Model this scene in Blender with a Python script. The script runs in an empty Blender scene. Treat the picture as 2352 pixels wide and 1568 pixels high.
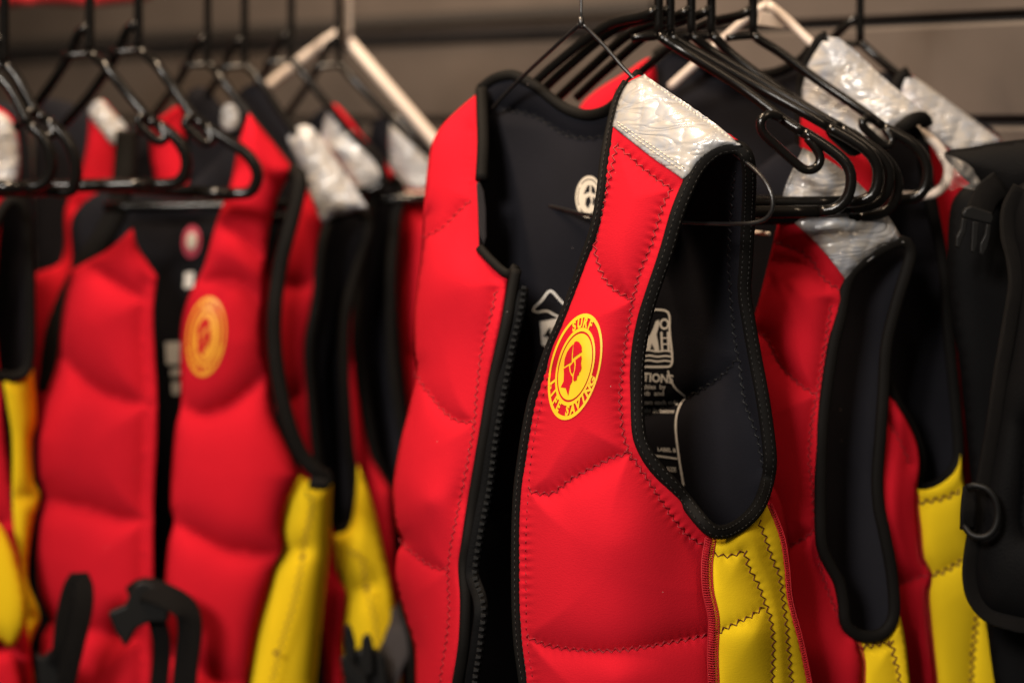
import bpy, math, random
import numpy as np
from mathutils import Vector, noise
from mathutils.geometry import delaunay_2d_cdt
random.seed(7)
S = bpy.context.scene
COL = S.collection

# ------------------------------------------------------------------ camera, light, exposure
K = 0.53333 / 2352.0          # metres per picture unit per metre of distance
CAMZ, HOR, CX = 1.5, 280.0, 1176.0
cam = bpy.data.cameras.new('camera'); camo = bpy.data.objects.new('camera', cam); COL.objects.link(camo)
camo.location = (0, 0, CAMZ); camo.rotation_euler = (math.radians(90), 0, 0)
cam.sensor_width = 36; cam.lens = 36 / 0.53333; cam.shift_y = -(784 - HOR) / 2352.0
cam.clip_start = 0.05; cam.clip_end = 50
cam.dof.use_dof = True; cam.dof.focus_distance = 1.50; cam.dof.aperture_fstop = 2.35
S.camera = camo
w = bpy.data.worlds.new('World'); S.world = w; w.use_nodes = True
w.node_tree.nodes['Background'].inputs[0].default_value = (1.0, 0.86, 0.74, 1)
w.node_tree.nodes['Background'].inputs[1].default_value = 0.04

def area(name, loc, target, sx, sy, power, color):
    l = bpy.data.lights.new(name, 'AREA'); l.shape = 'RECTANGLE'; l.size = sx; l.size_y = sy
    l.energy = power; l.color = color
    o = bpy.data.objects.new(name, l); COL.objects.link(o); o.location = loc
    o.rotation_euler = (Vector(target) - Vector(loc)).to_track_quat('-Z', 'Y').to_euler()
    return o
key = area('key_light', (-1.5, -1.5, 3.0), (0.0, 1.65, 1.18), 0.9, 0.7, 10.2, (1.0, 0.92, 0.83)); key.data.spread = math.radians(46)  # key lamp from upper front left, beam narrowed to darken the edges
area('ceiling_strip_light', (0.7, 0.5, 2.9), (0.2, 1.7, 1.4), 0.10, 1.2, 9, (1.0, 0.74, 0.50))
area('ceiling_strip_light', (-0.45, 1.55, 2.75), (-0.15, 2.5, 1.5), 0.10, 0.9, 42, (1.0, 0.74, 0.50))
S.view_settings.view_transform = 'Standard'; S.view_settings.look = 'None'
S.view_settings.exposure = 0.0; S.view_settings.gamma = 1.0
S.view_settings.use_curve_mapping = False

# ------------------------------------------------------------------ materials
def mat(name, color, rough=0.6, metallic=0.0, sheen=0.0, coat=0.0, spec=0.5, bump=None, var=0.0, var_scale=8.0, speck=0.0):
    m = bpy.data.materials.new(name); m.use_nodes = True
    nt = m.node_tree; b = nt.nodes['Principled BSDF']
    b.inputs['Base Color'].default_value = (*color, 1); b.inputs['Roughness'].default_value = rough
    b.inputs['Metallic'].default_value = metallic; b.inputs['Specular IOR Level'].default_value = spec
    if sheen: b.inputs['Sheen Weight'].default_value = sheen; b.inputs['Sheen Roughness'].default_value = 0.5; b.inputs['Sheen Tint'].default_value = (*[min(1, c * 1.2 + .05) for c in color], 1)
    if coat: b.inputs['Coat Weight'].default_value = coat; b.inputs['Coat Roughness'].default_value = 0.12
    tc = nt.nodes.new('ShaderNodeTexCoord')
    if var:
        n = nt.nodes.new('ShaderNodeTexNoise'); n.inputs['Scale'].default_value = var_scale; n.inputs['Detail'].default_value = 6
        r = nt.nodes.new('ShaderNodeValToRGB')
        r.color_ramp.elements[0].position = .3; r.color_ramp.elements[1].position = .7
        r.color_ramp.elements[0].color = (*[c * (1 - var) for c in color], 1)
        r.color_ramp.elements[1].color = (*[min(1, c * (1 + var)) for c in color], 1)
        nt.links.new(tc.outputs['Object'], n.inputs['Vector']); nt.links.new(n.outputs['Fac'], r.inputs['Fac'])
        out = r.outputs['Color']
        if speck:      # lint and dust
            v = nt.nodes.new('ShaderNodeTexVoronoi'); v.inputs['Scale'].default_value = 95
            nt.links.new(tc.outputs['Object'], v.inputs['Vector'])
            lt = nt.nodes.new('ShaderNodeMath'); lt.operation = 'LESS_THAN'; lt.inputs[1].default_value = 0.036
            nt.links.new(v.outputs['Distance'], lt.inputs[0])
            n2 = nt.nodes.new('ShaderNodeTexNoise'); n2.inputs['Scale'].default_value = 60
            nt.links.new(tc.outputs['Object'], n2.inputs['Vector'])
            gt = nt.nodes.new('ShaderNodeMath'); gt.operation = 'GREATER_THAN'; gt.inputs[1].default_value = 0.6
            nt.links.new(n2.outputs['Fac'], gt.inputs[0])
            mu = nt.nodes.new('ShaderNodeMath'); mu.operation = 'MULTIPLY'
            nt.links.new(lt.outputs[0], mu.inputs[0]); nt.links.new(gt.outputs[0], mu.inputs[1])
            m3 = nt.nodes.new('ShaderNodeMath'); m3.operation = 'MULTIPLY'; m3.inputs[1].default_value = speck
            nt.links.new(mu.outputs[0], m3.inputs[0])
            mix = nt.nodes.new('ShaderNodeMixRGB'); mix.inputs[2].default_value = (.75, .6, .55, 1)
            nt.links.new(m3.outputs[0], mix.inputs[0]); nt.links.new(out, mix.inputs[1]); out = mix.outputs[0]
        nt.links.new(out, b.inputs['Base Color'])
    if bump:
        kind, scale, strength, dist = bump
        if kind == 'knit':
            mp = nt.nodes.new('ShaderNodeMapping'); mp.inputs['Scale'].default_value = (.35, .35, 1.0)
            nt.links.new(tc.outputs['Object'], mp.inputs['Vector'])
            t = nt.nodes.new('ShaderNodeTexNoise'); t.inputs['Scale'].default_value = scale * 2.6; t.inputs['Detail'].default_value = 3
            o = t.outputs['Fac']
        elif kind == 'web':
            t = nt.nodes.new('ShaderNodeTexWave'); t.bands_direction = 'Z'; t.inputs['Scale'].default_value = scale
            t.inputs['Distortion'].default_value = .6
            o = t.outputs['Fac']
        else:
            t = nt.nodes.new('ShaderNodeTexNoise'); t.inputs['Scale'].default_value = scale; t.inputs['Detail'].default_value = 5
            o = t.outputs['Fac']
        nt.links.new(mp.outputs['Vector'] if kind == 'knit' else tc.outputs['Object'], t.inputs['Vector'])
        bp = nt.nodes.new('ShaderNodeBump'); bp.inputs['Strength'].default_value = strength; bp.inputs['Distance'].default_value = dist
        nt.links.new(o, bp.inputs['Height']); nt.links.new(bp.outputs['Normal'], b.inputs['Normal'])
    return m

RED = mat('red_neoprene', (0.54, 0.0110, 0.023), .95, spec=.04, bump=('knit', 400, .4, .0005), var=.08, var_scale=10, speck=.55)
BLACK = mat('black_neoprene', (0.0085, 0.0084, 0.0118), .8, spec=.12, bump=('knit', 330, .4, .0004), var=.15, var_scale=14, speck=.35)
YEL = mat('yellow_neoprene', (0.82, 0.56, 0.014), .95, spec=.04, bump=('knit', 330, .3, .0004), var=.05, var_scale=10)
BIND = mat('black_binding_tape', (0.0048, 0.0041, 0.0035), .7, spec=.12, bump=('noise', 900, .4, .0004), var=.2, var_scale=30, speck=.4)
BTHR = mat('binding_thread', (0.012, 0.0105, 0.009), .5)
THR = mat('dark_red_thread', (0.30, 0.004, 0.012), .6)
THRB = mat('black_thread', (0.004, 0.004, 0.005), .5)
THRR = mat('red_thread', (0.50, 0.010, 0.02), .7)
THRY = mat('maroon_thread', (0.10, 0.012, 0.008), .6)
PRINT = mat('yellow_print', (0.86, 0.52, 0.02), .5, var=.04, var_scale=40)
LPRINT = mat('light_tinted_yellow_print', (0.78, 0.33, 0.02), .5)  # same yellow print; the left vest's light is painted in as orange
WPRINT = mat('white_print', (0.80, 0.78, 0.75), .55)
BADGE = mat('cream_badge', (0.62, 0.55, 0.45), .5)
PINK = mat('pink_badge', (0.55, 0.06, 0.12), .5)
PLASTIC = mat('black_gloss_plastic', (0.005, 0.0045, 0.004), .2, spec=.35, bump=('noise', 60, .05, .001))
WIRE = mat('black_coated_wire', (0.008, 0.007, 0.007), .34, spec=.9)
WHITEP = mat('white_plastic', (0.72, 0.62, 0.54), .35, spec=.5)
WEB = mat('black_webbing', (0.0055, 0.005, 0.005), .7, spec=.12, bump=('web', 220, .9, .001), var=.2, var_scale=40)
GWEB = mat('grey_webbing', (0.022, 0.019, 0.021), .65, spec=.2, bump=('web', 220, .5, .0006))
MATTEP = mat('black_matte_plastic', (0.006, 0.006, 0.006), .5, spec=.22)
ZIPM = mat('zipper_teeth_plastic', (0.022, 0.022, 0.022), .3, spec=.6)
BLKFAB = mat('black_nylon', (0.0028, 0.0027, 0.003), .65, spec=.08, bump=('noise', 500, .5, .0006), var=.2, var_scale=10)
CHROME = mat('steel_rail', (0.5, 0.5, 0.5), .25, metallic=1)
WALLM = mat('grey_brown_laminate', (0.098, 0.080, 0.069), .5, spec=.4, var=.3, var_scale=3.5, bump=('noise', 30, .08, .002))
WALLD = mat('groove_dark', (0.035, 0.030, 0.027), .7)
REDC = mat('red_cloth', (0.6, 0.02, 0.03), .8)

def film_mat():
    m = mat('silver_reflective_film', (0.6, 0.57, 0.54), .42, spec=.5, coat=.9)
    nt = m.node_tree; b = nt.nodes['Principled BSDF']; b.inputs['Metallic'].default_value = 0.0; b.inputs['Coat Roughness'].default_value = .16
    tc = nt.nodes.new('ShaderNodeTexCoord')
    mp = nt.nodes.new('ShaderNodeMapping'); mp.inputs['Rotation'].default_value = (0, math.radians(35), 0); mp.inputs['Scale'].default_value = (20, 20, 62)
    n = nt.nodes.new('ShaderNodeTexNoise'); n.inputs['Scale'].default_value = 1.0; n.inputs['Detail'].default_value = 1.2; n.inputs['Distortion'].default_value = 1.8
    nt.links.new(tc.outputs['Object'], mp.inputs['Vector']); nt.links.new(mp.outputs['Vector'], n.inputs['Vector'])
    sb = nt.nodes.new('ShaderNodeMath'); sb.operation = 'SUBTRACT'; sb.inputs[1].default_value = .5
    ab = nt.nodes.new('ShaderNodeMath'); ab.operation = 'ABSOLUTE'
    nt.links.new(n.outputs['Fac'], sb.inputs[0]); nt.links.new(sb.outputs[0], ab.inputs[0])
    bp = nt.nodes.new('ShaderNodeBump'); bp.inputs['Strength'].default_value = .9; bp.inputs['Distance'].default_value = .007
    nt.links.new(ab.outputs[0], bp.inputs['Height'])
    nt.links.new(bp.outputs['Normal'], b.inputs['Coat Normal'])
    bp2 = nt.nodes.new('ShaderNodeBump'); bp2.inputs['Strength'].default_value = .7; bp2.inputs['Distance'].default_value = .005
    nt.links.new(ab.outputs[0], bp2.inputs['Height']); nt.links.new(bp2.outputs['Normal'], b.inputs['Normal'])
    # faint pearl tint of the film
    n2 = nt.nodes.new('ShaderNodeTexNoise'); n2.inputs['Scale'].default_value = 45; n2.inputs['Distortion'].default_value = 2
    nt.links.new(tc.outputs['Object'], n2.inputs['Vector'])
    r = nt.nodes.new('ShaderNodeValToRGB')
    r.color_ramp.elements[0].position = .35; r.color_ramp.elements[0].color = (.35, .37, .41, 1)
    r.color_ramp.elements[1].position = .65; r.color_ramp.elements[1].color = (.43, .405, .37, 1)
    nt.links.new(n2.outputs['Fac'], r.inputs['Fac']); nt.links.new(r.outputs['Color'], b.inputs['Base Color'])
    return m
FILM = film_mat()
def clear_mat():
    m = bpy.data.materials.new('clear_plastic_film'); m.use_nodes = True
    b = m.node_tree.nodes['Principled BSDF']; b.inputs['Base Color'].default_value = (.85, .8, .75, 1)
    b.inputs['Roughness'].default_value = .1; b.inputs['Alpha'].default_value = .09; b.inputs['Specular IOR Level'].default_value = .9
    b.inputs['Coat Weight'].default_value = 1.0
    return m
CLEAR = clear_mat()

# ------------------------------------------------------------------ helpers
YO = 0.0      # distance offset of the vest being built
def at(x, y, Y):
    Y = Y + YO
    return np.array([(x - CX) * K * Y, Y, CAMZ - (y - HOR) * K * Y])
def atv(xy, Y):
    xy = np.asarray(xy, float); Y = Y + YO
    return np.stack([(xy[:, 0] - CX) * K * Y, Y, CAMZ - (xy[:, 1] - HOR) * K * Y], 1)
def crom(pts, step, closed=False, dims=2):
    P = np.asarray(pts, float)
    if len(P) < 3 and not closed:
        n = max(1, int(np.linalg.norm((P[1] - P[0])[:dims]) / step))
        t = np.linspace(0, 1, n + 1)[:, None]
        return P[0] * (1 - t) + P[1] * t
    if closed: Q = np.vstack([P[-1], P, P[0], P[1]])
    else: Q = np.vstack([2 * P[0] - P[1], P, 2 * P[-1] - P[-2]])
    out = []
    for i in range(1, len(Q) - 2):
        p0, p1, p2, p3 = Q[i - 1:i + 3]
        n = 14
        # limited tangents keep uneven spacing from overshooting
        l = np.linalg.norm((p2 - p1)[:dims]) + 1e-9
        a = np.linalg.norm((p1 - p0)[:dims]) + 1e-9; b = np.linalg.norm((p3 - p2)[:dims]) + 1e-9
        m1 = (p2 - p0) / (l + a) * l; m2 = (p3 - p1) / (l + b) * l
        t = np.linspace(0, 1, n, endpoint=False)[:, None]
        out.append((2*t**3-3*t**2+1)*p1 + (t**3-2*t**2+t)*m1 + (-2*t**3+3*t**2)*p2 + (t**3-t**2)*m2)
    out = np.vstack(out + [Q[-2][None]])
    d = np.concatenate([[0], np.cumsum(np.linalg.norm(np.diff(out[:, :dims], axis=0), axis=1))])
    n = max(2, int(round(d[-1] / step)))
    s = np.linspace(0, d[-1], n + 1)
    res = np.stack([np.interp(s, d, out[:, j]) for j in range(out.shape[1])], 1)
    return res[:-1] if closed else res
def segdist(P, poly, closed=False):
    """distance of points to a polyline and the running length of the nearest spot"""
    A = poly; B = np.roll(poly, -1, 0)
    if not closed: A = A[:-1]; B = B[:-1]
    L = np.linalg.norm(B - A, axis=1); s0 = np.concatenate([[0], np.cumsum(L)[:-1]])
    best = np.full(len(P), 1e9); bs = np.zeros(len(P))
    for a, b, l, s in zip(A, B, L, s0):
        if l < 1e-9: continue
        t = np.clip(((P - a) @ (b - a)) / (l * l), 0, 1)
        d = np.hypot(P[:, 0] - a[0] - t * (b[0] - a[0]), P[:, 1] - a[1] - t * (b[1] - a[1]))
        k = d < best; best[k] = d[k]; bs[k] = s + t[k] * l
    return best, bs
def inside(P, poly):
    r = np.zeros(len(P), bool); x, y = P[:, 0], P[:, 1]
    for (x0, y0), (x1, y1) in zip(poly, np.roll(poly, -1, 0)):
        if y0 == y1: continue
        c = ((y0 > y) != (y1 > y)) & (x < (x1 - x0) * (y - y0) / (y1 - y0) + x0)
        r ^= c
    return r
class Surf:
    """a sewn panel's surface: a smooth depth field, quilted between its seams"""
    def __init__(s, ctrl, seams=(), A=.008, w=26, edge_w=14, roll=(), wr=.0015, wrs=170, pucker=0., pitch=20, seed=0):
        C = np.array(ctrl, float); s.C = C[:, :2] / 500; n = len(C)
        def phi(r): return np.where(r > 1e-9, r * r * np.log(r + 1e-12), 0)
        r = np.linalg.norm(s.C[:, None] - s.C[None], axis=2)
        M = np.zeros((n + 3, n + 3)); M[:n, :n] = phi(r) + np.eye(n) * .01
        M[:n, n] = 1; M[:n, n+1:] = s.C; M[n, :n] = 1; M[n+1:, :n] = s.C.T
        s.W = np.linalg.solve(M, np.concatenate([C[:, 2], [0, 0, 0]])); s.phi = phi
        s.seams = [crom(q, 12) for q in seams]; s.A, s.w, s.edge_w, s.roll = A, w, edge_w, [(crom(q, 15), a, ww) for q, a, ww in roll]
        s.wr, s.wrs, s.pucker, s.pitch, s.seed, s.outline = wr, wrs, pucker, pitch, seed, None
    def base(s, xy):
        P = np.asarray(xy, float) / 500; r = np.linalg.norm(P[:, None] - s.C[None], axis=2)
        n = len(s.C); return s.phi(r) @ s.W[:n] + s.W[n] + P @ s.W[n+1:]
    def depth(s, xy, off=0.):
        xy = np.asarray(xy, float); Y = s.base(xy); pf = np.ones(len(xy)); pk = np.zeros(len(xy))
        ds = np.full(len(xy), 1e9)
        for q in s.seams:
            d, l = segdist(xy, q); ds = np.minimum(ds, d)
            if s.pucker: pk += s.pucker * np.exp(-(d / 13) ** 2) * np.sin(l / s.pitch * 2 * math.pi) * (.6 + .4 * np.sin(l / 57.))
        if s.seams: pf *= 1 - np.exp(-ds / s.w)
        if s.outline is not None:
            d, _ = segdist(xy, s.outline, True); pf *= 1 - np.exp(-d / s.edge_w)
        Y = Y - s.A * pf + pk
        for q, a, ww in s.roll:
            d, _ = segdist(xy, q); Y = Y + a * np.exp(-d / ww)
        if s.wr:
            nz = np.array([noise.noise((x / s.wrs + s.seed, y / s.wrs * .8, s.seed * 3.1)) for x, y in xy])
            Y = Y + s.wr * nz
        return Y - off
    def pt(s, xy, off=0.):
        xy = np.asarray(xy, float); return atv(xy, s.depth(xy, off))
def outline_of(segs, sp):
    if not isinstance(segs[0][0], (list, tuple)): return crom(segs, sp, closed=True)
    out = []
    for q in segs:
        r = crom(q, sp)
        if out and np.linalg.norm(out[-1][-1] - r[0]) < 1e-6: r = r[1:]
        out.append(r)
    o = np.vstack(out)
    if np.linalg.norm(o[0] - o[-1]) < 1e-6: o = o[:-1]
    return o
def mesh2d(ol, sp, seams=()):
    lo, hi = ol.min(0), ol.max(0); pts = []
    ys = np.arange(lo[1], hi[1], sp * .87)
    for j, y in enumerate(ys):
        xs = np.arange(lo[0] + (sp / 2 if j % 2 else 0), hi[0], sp)
        pts.append(np.stack([xs, np.full(len(xs), y)], 1))
    P = np.vstack(pts) if pts else np.zeros((0, 2))
    if len(P):
        P = P[inside(P, ol)]
    if len(P):
        d, _ = segdist(P, ol, True); P = P[d > sp * .55]
    for q in seams:
        q = crom(q, sp)
        q = q[inside(q, ol)]
        if not len(q): continue
        if len(P):
            dd = np.min(np.linalg.norm(P[:, None] - q[None], axis=2), axis=1); P = P[dd > sp * .5]
        d, _ = segdist(q, ol, True); P = np.vstack([P, q[d > sp * .5]])
    V = np.vstack([ol, P]); n = len(ol)
    r = delaunay_2d_cdt([Vector(v) for v in V], [(i, (i + 1) % n) for i in range(n)], [], 1, 1e-6)
    return np.array([tuple(v) for v in r[0]]), [tuple(reversed(f)) for f in r[2]]

ROOT = {}
def tag(o, label=None, cat=None, group=None, kind=None):
    if label: o['label'] = label
    if cat: o['category'] = cat
    if group: o['group'] = group
    if kind: o['kind'] = kind
    return o
def thing(name, loc, label, cat, group=None):
    o = bpy.data.objects.new(name, None); COL.objects.link(o); o.location = tuple(loc); o.empty_display_size = .05
    ROOT[o.name] = np.array(loc, float); return tag(o, label, cat, group)
def obj(name, V, F, mats, parent=None, smooth=True, mi=None):
    base = ROOT[parent.name] if parent else np.zeros(3)
    me = bpy.data.meshes.new(name)
    me.from_pydata([tuple(map(float, v - base)) for v in np.asarray(V)], [], [tuple(int(i) for i in f) for f in F])
    for m in (mats if isinstance(mats, (list, tuple)) else [mats]): me.materials.append(m)
    if smooth: me.polygons.foreach_set('use_smooth', [True] * len(me.polygons))
    if mi is not None: me.polygons.foreach_set('material_index', mi)
    me.update()
    o = bpy.data.objects.new(name, me); COL.objects.link(o)
    if parent: o.parent = parent; ROOT[o.name] = base
    return o
def panel(name, outline, surf, mats, parent, sp=9, thick=.004, label=None):
    ol = outline_of(outline, sp); surf.outline = ol
    V, F = mesh2d(ol, sp, surf.seams)
    o = obj(name, surf.pt(V), F, mats, parent)
    if thick:
        m = o.modifiers.new('thickness', 'SOLIDIFY'); m.thickness = thick; m.offset = -1
        m.material_offset = len(o.data.materials) - 1; m.material_offset_rim = len(o.data.materials) - 1
    if label: o['label'] = label
    return o
def sweep(path, ra, rb=None, closed=False, n=10, up=None, flat=2.0, caps=True, taper=None):
    """tube along 3-D points; ra across, rb towards the viewer side; flat > 2 squares the section off"""
    P = np.asarray(path, float); rb = rb or ra; N = len(P)
    T = np.roll(P, -1, 0) - np.roll(P, 1, 0)
    if not closed: T[0] = P[1] - P[0]; T[-1] = P[-1] - P[-2]
    T /= np.linalg.norm(T, axis=1)[:, None] + 1e-12
    V = []; up0 = np.array(up if up is not None else (0, -1, .05), float); prev = None
    for i in range(N):
        u = up0 - T[i] * (up0 @ T[i])
        if np.linalg.norm(u) < .25:
            u = (prev - T[i] * (prev @ T[i])) if prev is not None else np.cross(T[i], (0, 0, 1.0))
            if np.linalg.norm(u) < 1e-6: u = np.cross(T[i], (1.0, 0, 0))
        u /= np.linalg.norm(u); prev = u; b = np.cross(T[i], u)
        k = taper[i] if taper is not None else 1.
        for j in range(n):
            a = 2 * math.pi * j / n; c, s_ = math.cos(a), math.sin(a)
            c = math.copysign(abs(c) ** (2 / flat), c); s_ = math.copysign(abs(s_) ** (2 / flat), s_)
            V.append(P[i] + b * c * ra * k + u * s_ * rb * k)
    F = []
    for i in range(N if closed else N - 1):
        for j in range(n):
            a = i * n + j; b_ = i * n + (j + 1) % n; i2 = (i + 1) % N
            F.append((a, i2 * n + j, i2 * n + (j + 1) % n, b_))
    if caps and not closed: F += [tuple(range(n)), tuple(reversed(range((N - 1) * n, N * n)))]
    return np.array(V), F
def join(parts):
    V, F, k = [], [], 0
    for v, f in parts:
        V.append(v); F += [tuple(i + k for i in q) for q in f]; k += len(v)
    return np.vstack(V), F
def path3(pts, step=.006, closed=False):
    """picture points with their distance (x, y, Y) -> smooth 3-D path"""
    return crom([at(*p) for p in pts], step, closed, dims=3)
def on(surf, pts, off=0.0):
    Y = surf.base(np.array(pts, float)) - off
    return [(p[0], p[1], y) for p, y in zip(pts, Y)]
def binding(name, pts, parent, closed=False, hw=.0047, ht=.0035, m=None, stitches=False, up=None, step=.005):
    P = path3(pts, step, closed)
    V, F = sweep(P, hw, ht, closed, 12, flat=2.6, up=up)
    o = obj(name, V, F, m or BIND, parent)
    if stitches:
        q = crom(P, .0016, closed, 3); parts = []; N = len(q)
        T = np.gradient(q, axis=0); T /= np.linalg.norm(T, axis=1)[:, None] + 1e-9
        for sgn, hgt in ((.35, 1.0), (-.62, .88)):
            for i in range(0, N - 2, 3):
                u = np.array([0, -1., .05]); u -= T[i] * (u @ T[i]); u /= np.linalg.norm(u); b = np.cross(T[i], u)
                c = b * hw * sgn + u * ht * hgt
                parts.append(sweep(np.array([q[i] + c, q[min(i + 1, N-1)] + c + u * .0002, q[min(i+2, N-1)] + c * .99]), .00032, n=4))
        v, f = join(parts); obj('binding_stitching', v, f, BTHR, o)
    return o
def zigzag(name, paths, surf, m, parent, amp=4., pitch=20., r=.00055, off=.0004):
    parts = []
    for q in paths:
        p = crom(q, pitch / 2); T = np.gradient(p, axis=0); T /= np.linalg.norm(T, axis=1)[:, None] + 1e-9
        nrm = np.stack([-T[:, 1], T[:, 0]], 1); sg = np.where(np.arange(len(p)) % 2, 1., -1.) * (amp * (.8 + .4 * np.random.rand(len(p))))
        z = p + nrm * sg[:, None]
        z = np.vstack([z[:-1] * (1 - t) + z[1:] * t for t in (0, .25, .5, .75)]).reshape(4, -1, 2).transpose(1, 0, 2).reshape(-1, 2)
        if len(z) > 2:
            v, f = sweep(surf.pt(z, off), r, n=4); obj(name, v, f, m, parent)
def running(name, paths, surf, m, parent, dash=8., gap=6., r=.0005, off=.0004):
    parts = []
    for q in paths:
        p = crom(q, 2.0); i = 0; a, b = int(dash / 2), int((dash + gap) / 2)
        while i + a < len(p):
            parts.append(sweep(surf.pt(p[[i, i + a // 2, i + a]], off), r, n=4)); i += b
        v, f = join(parts); o = obj(name, v, f, m, parent); parts = []; o['kind'] = 'stuff'
def overlock(name, path, surf, m, parent, hw=11., pitch=5.5, r=.0005):
    p = crom(path, pitch); T = np.gradient(p, axis=0); T /= np.linalg.norm(T, axis=1)[:, None] + 1e-9
    nr = np.stack([-T[:, 1], T[:, 0]], 1); parts = []
    for i in range(len(p) - 1):
        parts.append(sweep(surf.pt(np.array([p[i] - nr[i] * hw, p[i] + T[i] * pitch * .5, p[i] + nr[i] * hw]), .0012), r, n=4))
    for s_ in (-1, 0, .0, 1):
        parts.append(sweep(surf.pt(p + nr * hw * s_, .0012), r * .9, n=4))
    v, f = join(parts); return obj(name, v, f, m, parent)
def decal(name, ol, surf, m, parent, off=.0006, sp=8, hole=None):
    ol = np.asarray(ol, float)
    V, F = mesh2d(ol, sp); return obj(name, surf.pt(V, off), F, m, parent)
def ring(name, c, u, v, r0, r1, surf, m, parent, off=.0006, n=72, a0=0, a1=360):
    a = np.radians(np.linspace(a0, a1, n + 1)); c, u, v = map(np.array, (c, u, v)); rs = (r0, (r0 + r1) / 2, r1)
    V = np.vstack([c + r * (np.cos(a)[:, None] * u + np.sin(a)[:, None] * v) for r in rs]); F = []
    for k in range(2):
        for i in range(n):
            q = k * (n + 1) + i; F.append((q, q + 1, q + n + 2, q + n + 1))
    P = surf.pt(V, off)
    return obj(name, P, orient(P, F), m, parent)
def orient(P, F):
    out = []
    for f in F:
        nrm = np.cross(P[f[1]] - P[f[0]], P[f[2]] - P[f[0]])
        out.append(f if nrm[1] < 0 else tuple(reversed(f)))
    return out
def stroke(name, pts, wd, surf, m, parent, off=.0006, closed=False):
    """a printed line of even width"""
    p = crom(pts, 5, closed); T = np.gradient(p, axis=0); T /= np.linalg.norm(T, axis=1)[:, None] + 1e-9
    nr = np.stack([-T[:, 1], T[:, 0]], 1); V = np.vstack([p - nr * wd / 2, p + nr * wd / 2]); n = len(p)
    F = [(i, i + 1, n + i + 1, n + i) for i in range(n - 1)] + ([(n - 1, 0, n, 2 * n - 1)] if closed else [])
    P = surf.pt(V, off); return obj(name, P, orient(P, F), m, parent)
def glyphs(txt, bold=.0):
    cu = bpy.data.curves.new('t', 'FONT'); cu.body = txt; cu.align_x = 'CENTER'; cu.align_y = 'CENTER'; cu.size = 1; cu.offset = bold; cu.resolution_u = 3
    o = bpy.data.objects.new('t', cu); COL.objects.link(o); bpy.context.view_layer.update()
    me = o.evaluated_get(bpy.context.evaluated_depsgraph_get()).to_mesh()
    V = np.array([v.co[:2] for v in me.vertices]); F = [tuple(p.vertices) for p in me.polygons]
    bpy.data.objects.remove(o); bpy.data.curves.remove(cu)
    return V, F
def lettering(name, txt, c, ux, uy, surf, m, parent, off=.0006, bold=.02):
    """flat print of a word: ux = picture vector of one em to the right, uy = one em up"""
    V, F = glyphs(txt, bold); V = np.array(c) + V[:, :1] * np.array(ux) + V[:, 1:] * np.array(uy)
    P = surf.pt(V, off); return obj(name, P, orient(P, F), m, parent, smooth=False)
def prism(name, poly, Y, depth, m, parent, bevel=.0008, tilt=0.):
    """a moulded piece: outline with thickness, edges rounded"""
    p = np.asarray(poly, float); n = len(p); cx = p[:, 0].mean()
    Yf = np.full(n, Y) + (p[:, 0] - cx) * K * Y * tilt
    V = np.vstack([atv(p, Yf), atv(p, Yf) + np.array([0, depth, 0])])
    area2 = sum(p[i, 0] * p[(i+1) % n, 1] - p[(i+1) % n, 0] * p[i, 1] for i in range(n))
    f = tuple(range(n)); b = tuple(range(n, 2 * n))
    fr = tuple(reversed(f)) if area2 < 0 else f
    F = [f, tuple(reversed(b))] + [((i + 1) % n, i, n + i, n + (i + 1) % n) for i in range(n)]
    if area2 < 0: F = [tuple(reversed(q)) for q in F]
    F = [tuple(q) for q in F]
    o = obj(name, V, F, m, parent, smooth=False)
    if bevel:
        md = o.modifiers.new('bevel', 'BEVEL'); md.width = bevel; md.segments = 2; md.limit_method = 'ANGLE'
    return o

# ------------------------------------------------------------------ setting: slatted shop wall
def wallY(x): return 1.0 / (0.30 + (0.535 - 0.30) * x / 2352.0)
A_ = at(-500, HOR, wallY(-500)); B_ = at(2900, HOR, wallY(2900))
wdir = (B_ - A_); wlen = np.linalg.norm(wdir[:2]); wdir = wdir / wlen; wn = np.array([wdir[1], -wdir[0], 0.])     # towards the room
wall = obj('wall', *(lambda q: (np.array([A_ - wn * .02 + np.array([0, 0, z]) + wdir * s for z, s in ((-1.5, 0), (-1.5, wlen), (1.2, wlen), (1.2, 0))]), [(0, 1, 2, 3)]))(0), WALLD, smooth=False)
tag(wall, kind='structure')
ROOT[wall.name] = np.zeros(3)
slat = None
for i in range(-7, 7):
    z0 = 1.609 + i * .1035
    h, t = .1035 - .010, .016
    prof = [(-.0, 0), (t - .002, 0), (t, .002), (t, h - .004), (t - .0015, h - .001), (t - .004, h), (0, h)]
    V = np.array([A_ + wdir * s + wn * (d - .018) + np.array([0, 0, z0 - CAMZ + zz]) for s in (0, wlen) for d, zz in prof])
    V[:, 2] = np.array([z0 + zz for s in (0, 1) for d, zz in prof])
    n = len(prof); F = [(j, (j + 1) % n, n + (j + 1) % n, n + j) for j in range(n)] + [tuple(reversed(range(n))), tuple(range(n, 2 * n))]
    obj('wall_slat', V, F, WALLM, wall, smooth=False)
b0, b1 = at(-300, 142, wallY(-300) - .02), at(1500, 2, wallY(1500) - .02); b0[2] = b1[2] = at(700, 64, wallY(700))[2]
v, f = sweep(np.array([b0, (b0 + b1) / 2, b1]), .008, .006, n=8, flat=4, up=(-.6, -.8, 0)); obj('wall_rail', v, f, WALLD, wall, smooth=False)

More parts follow.
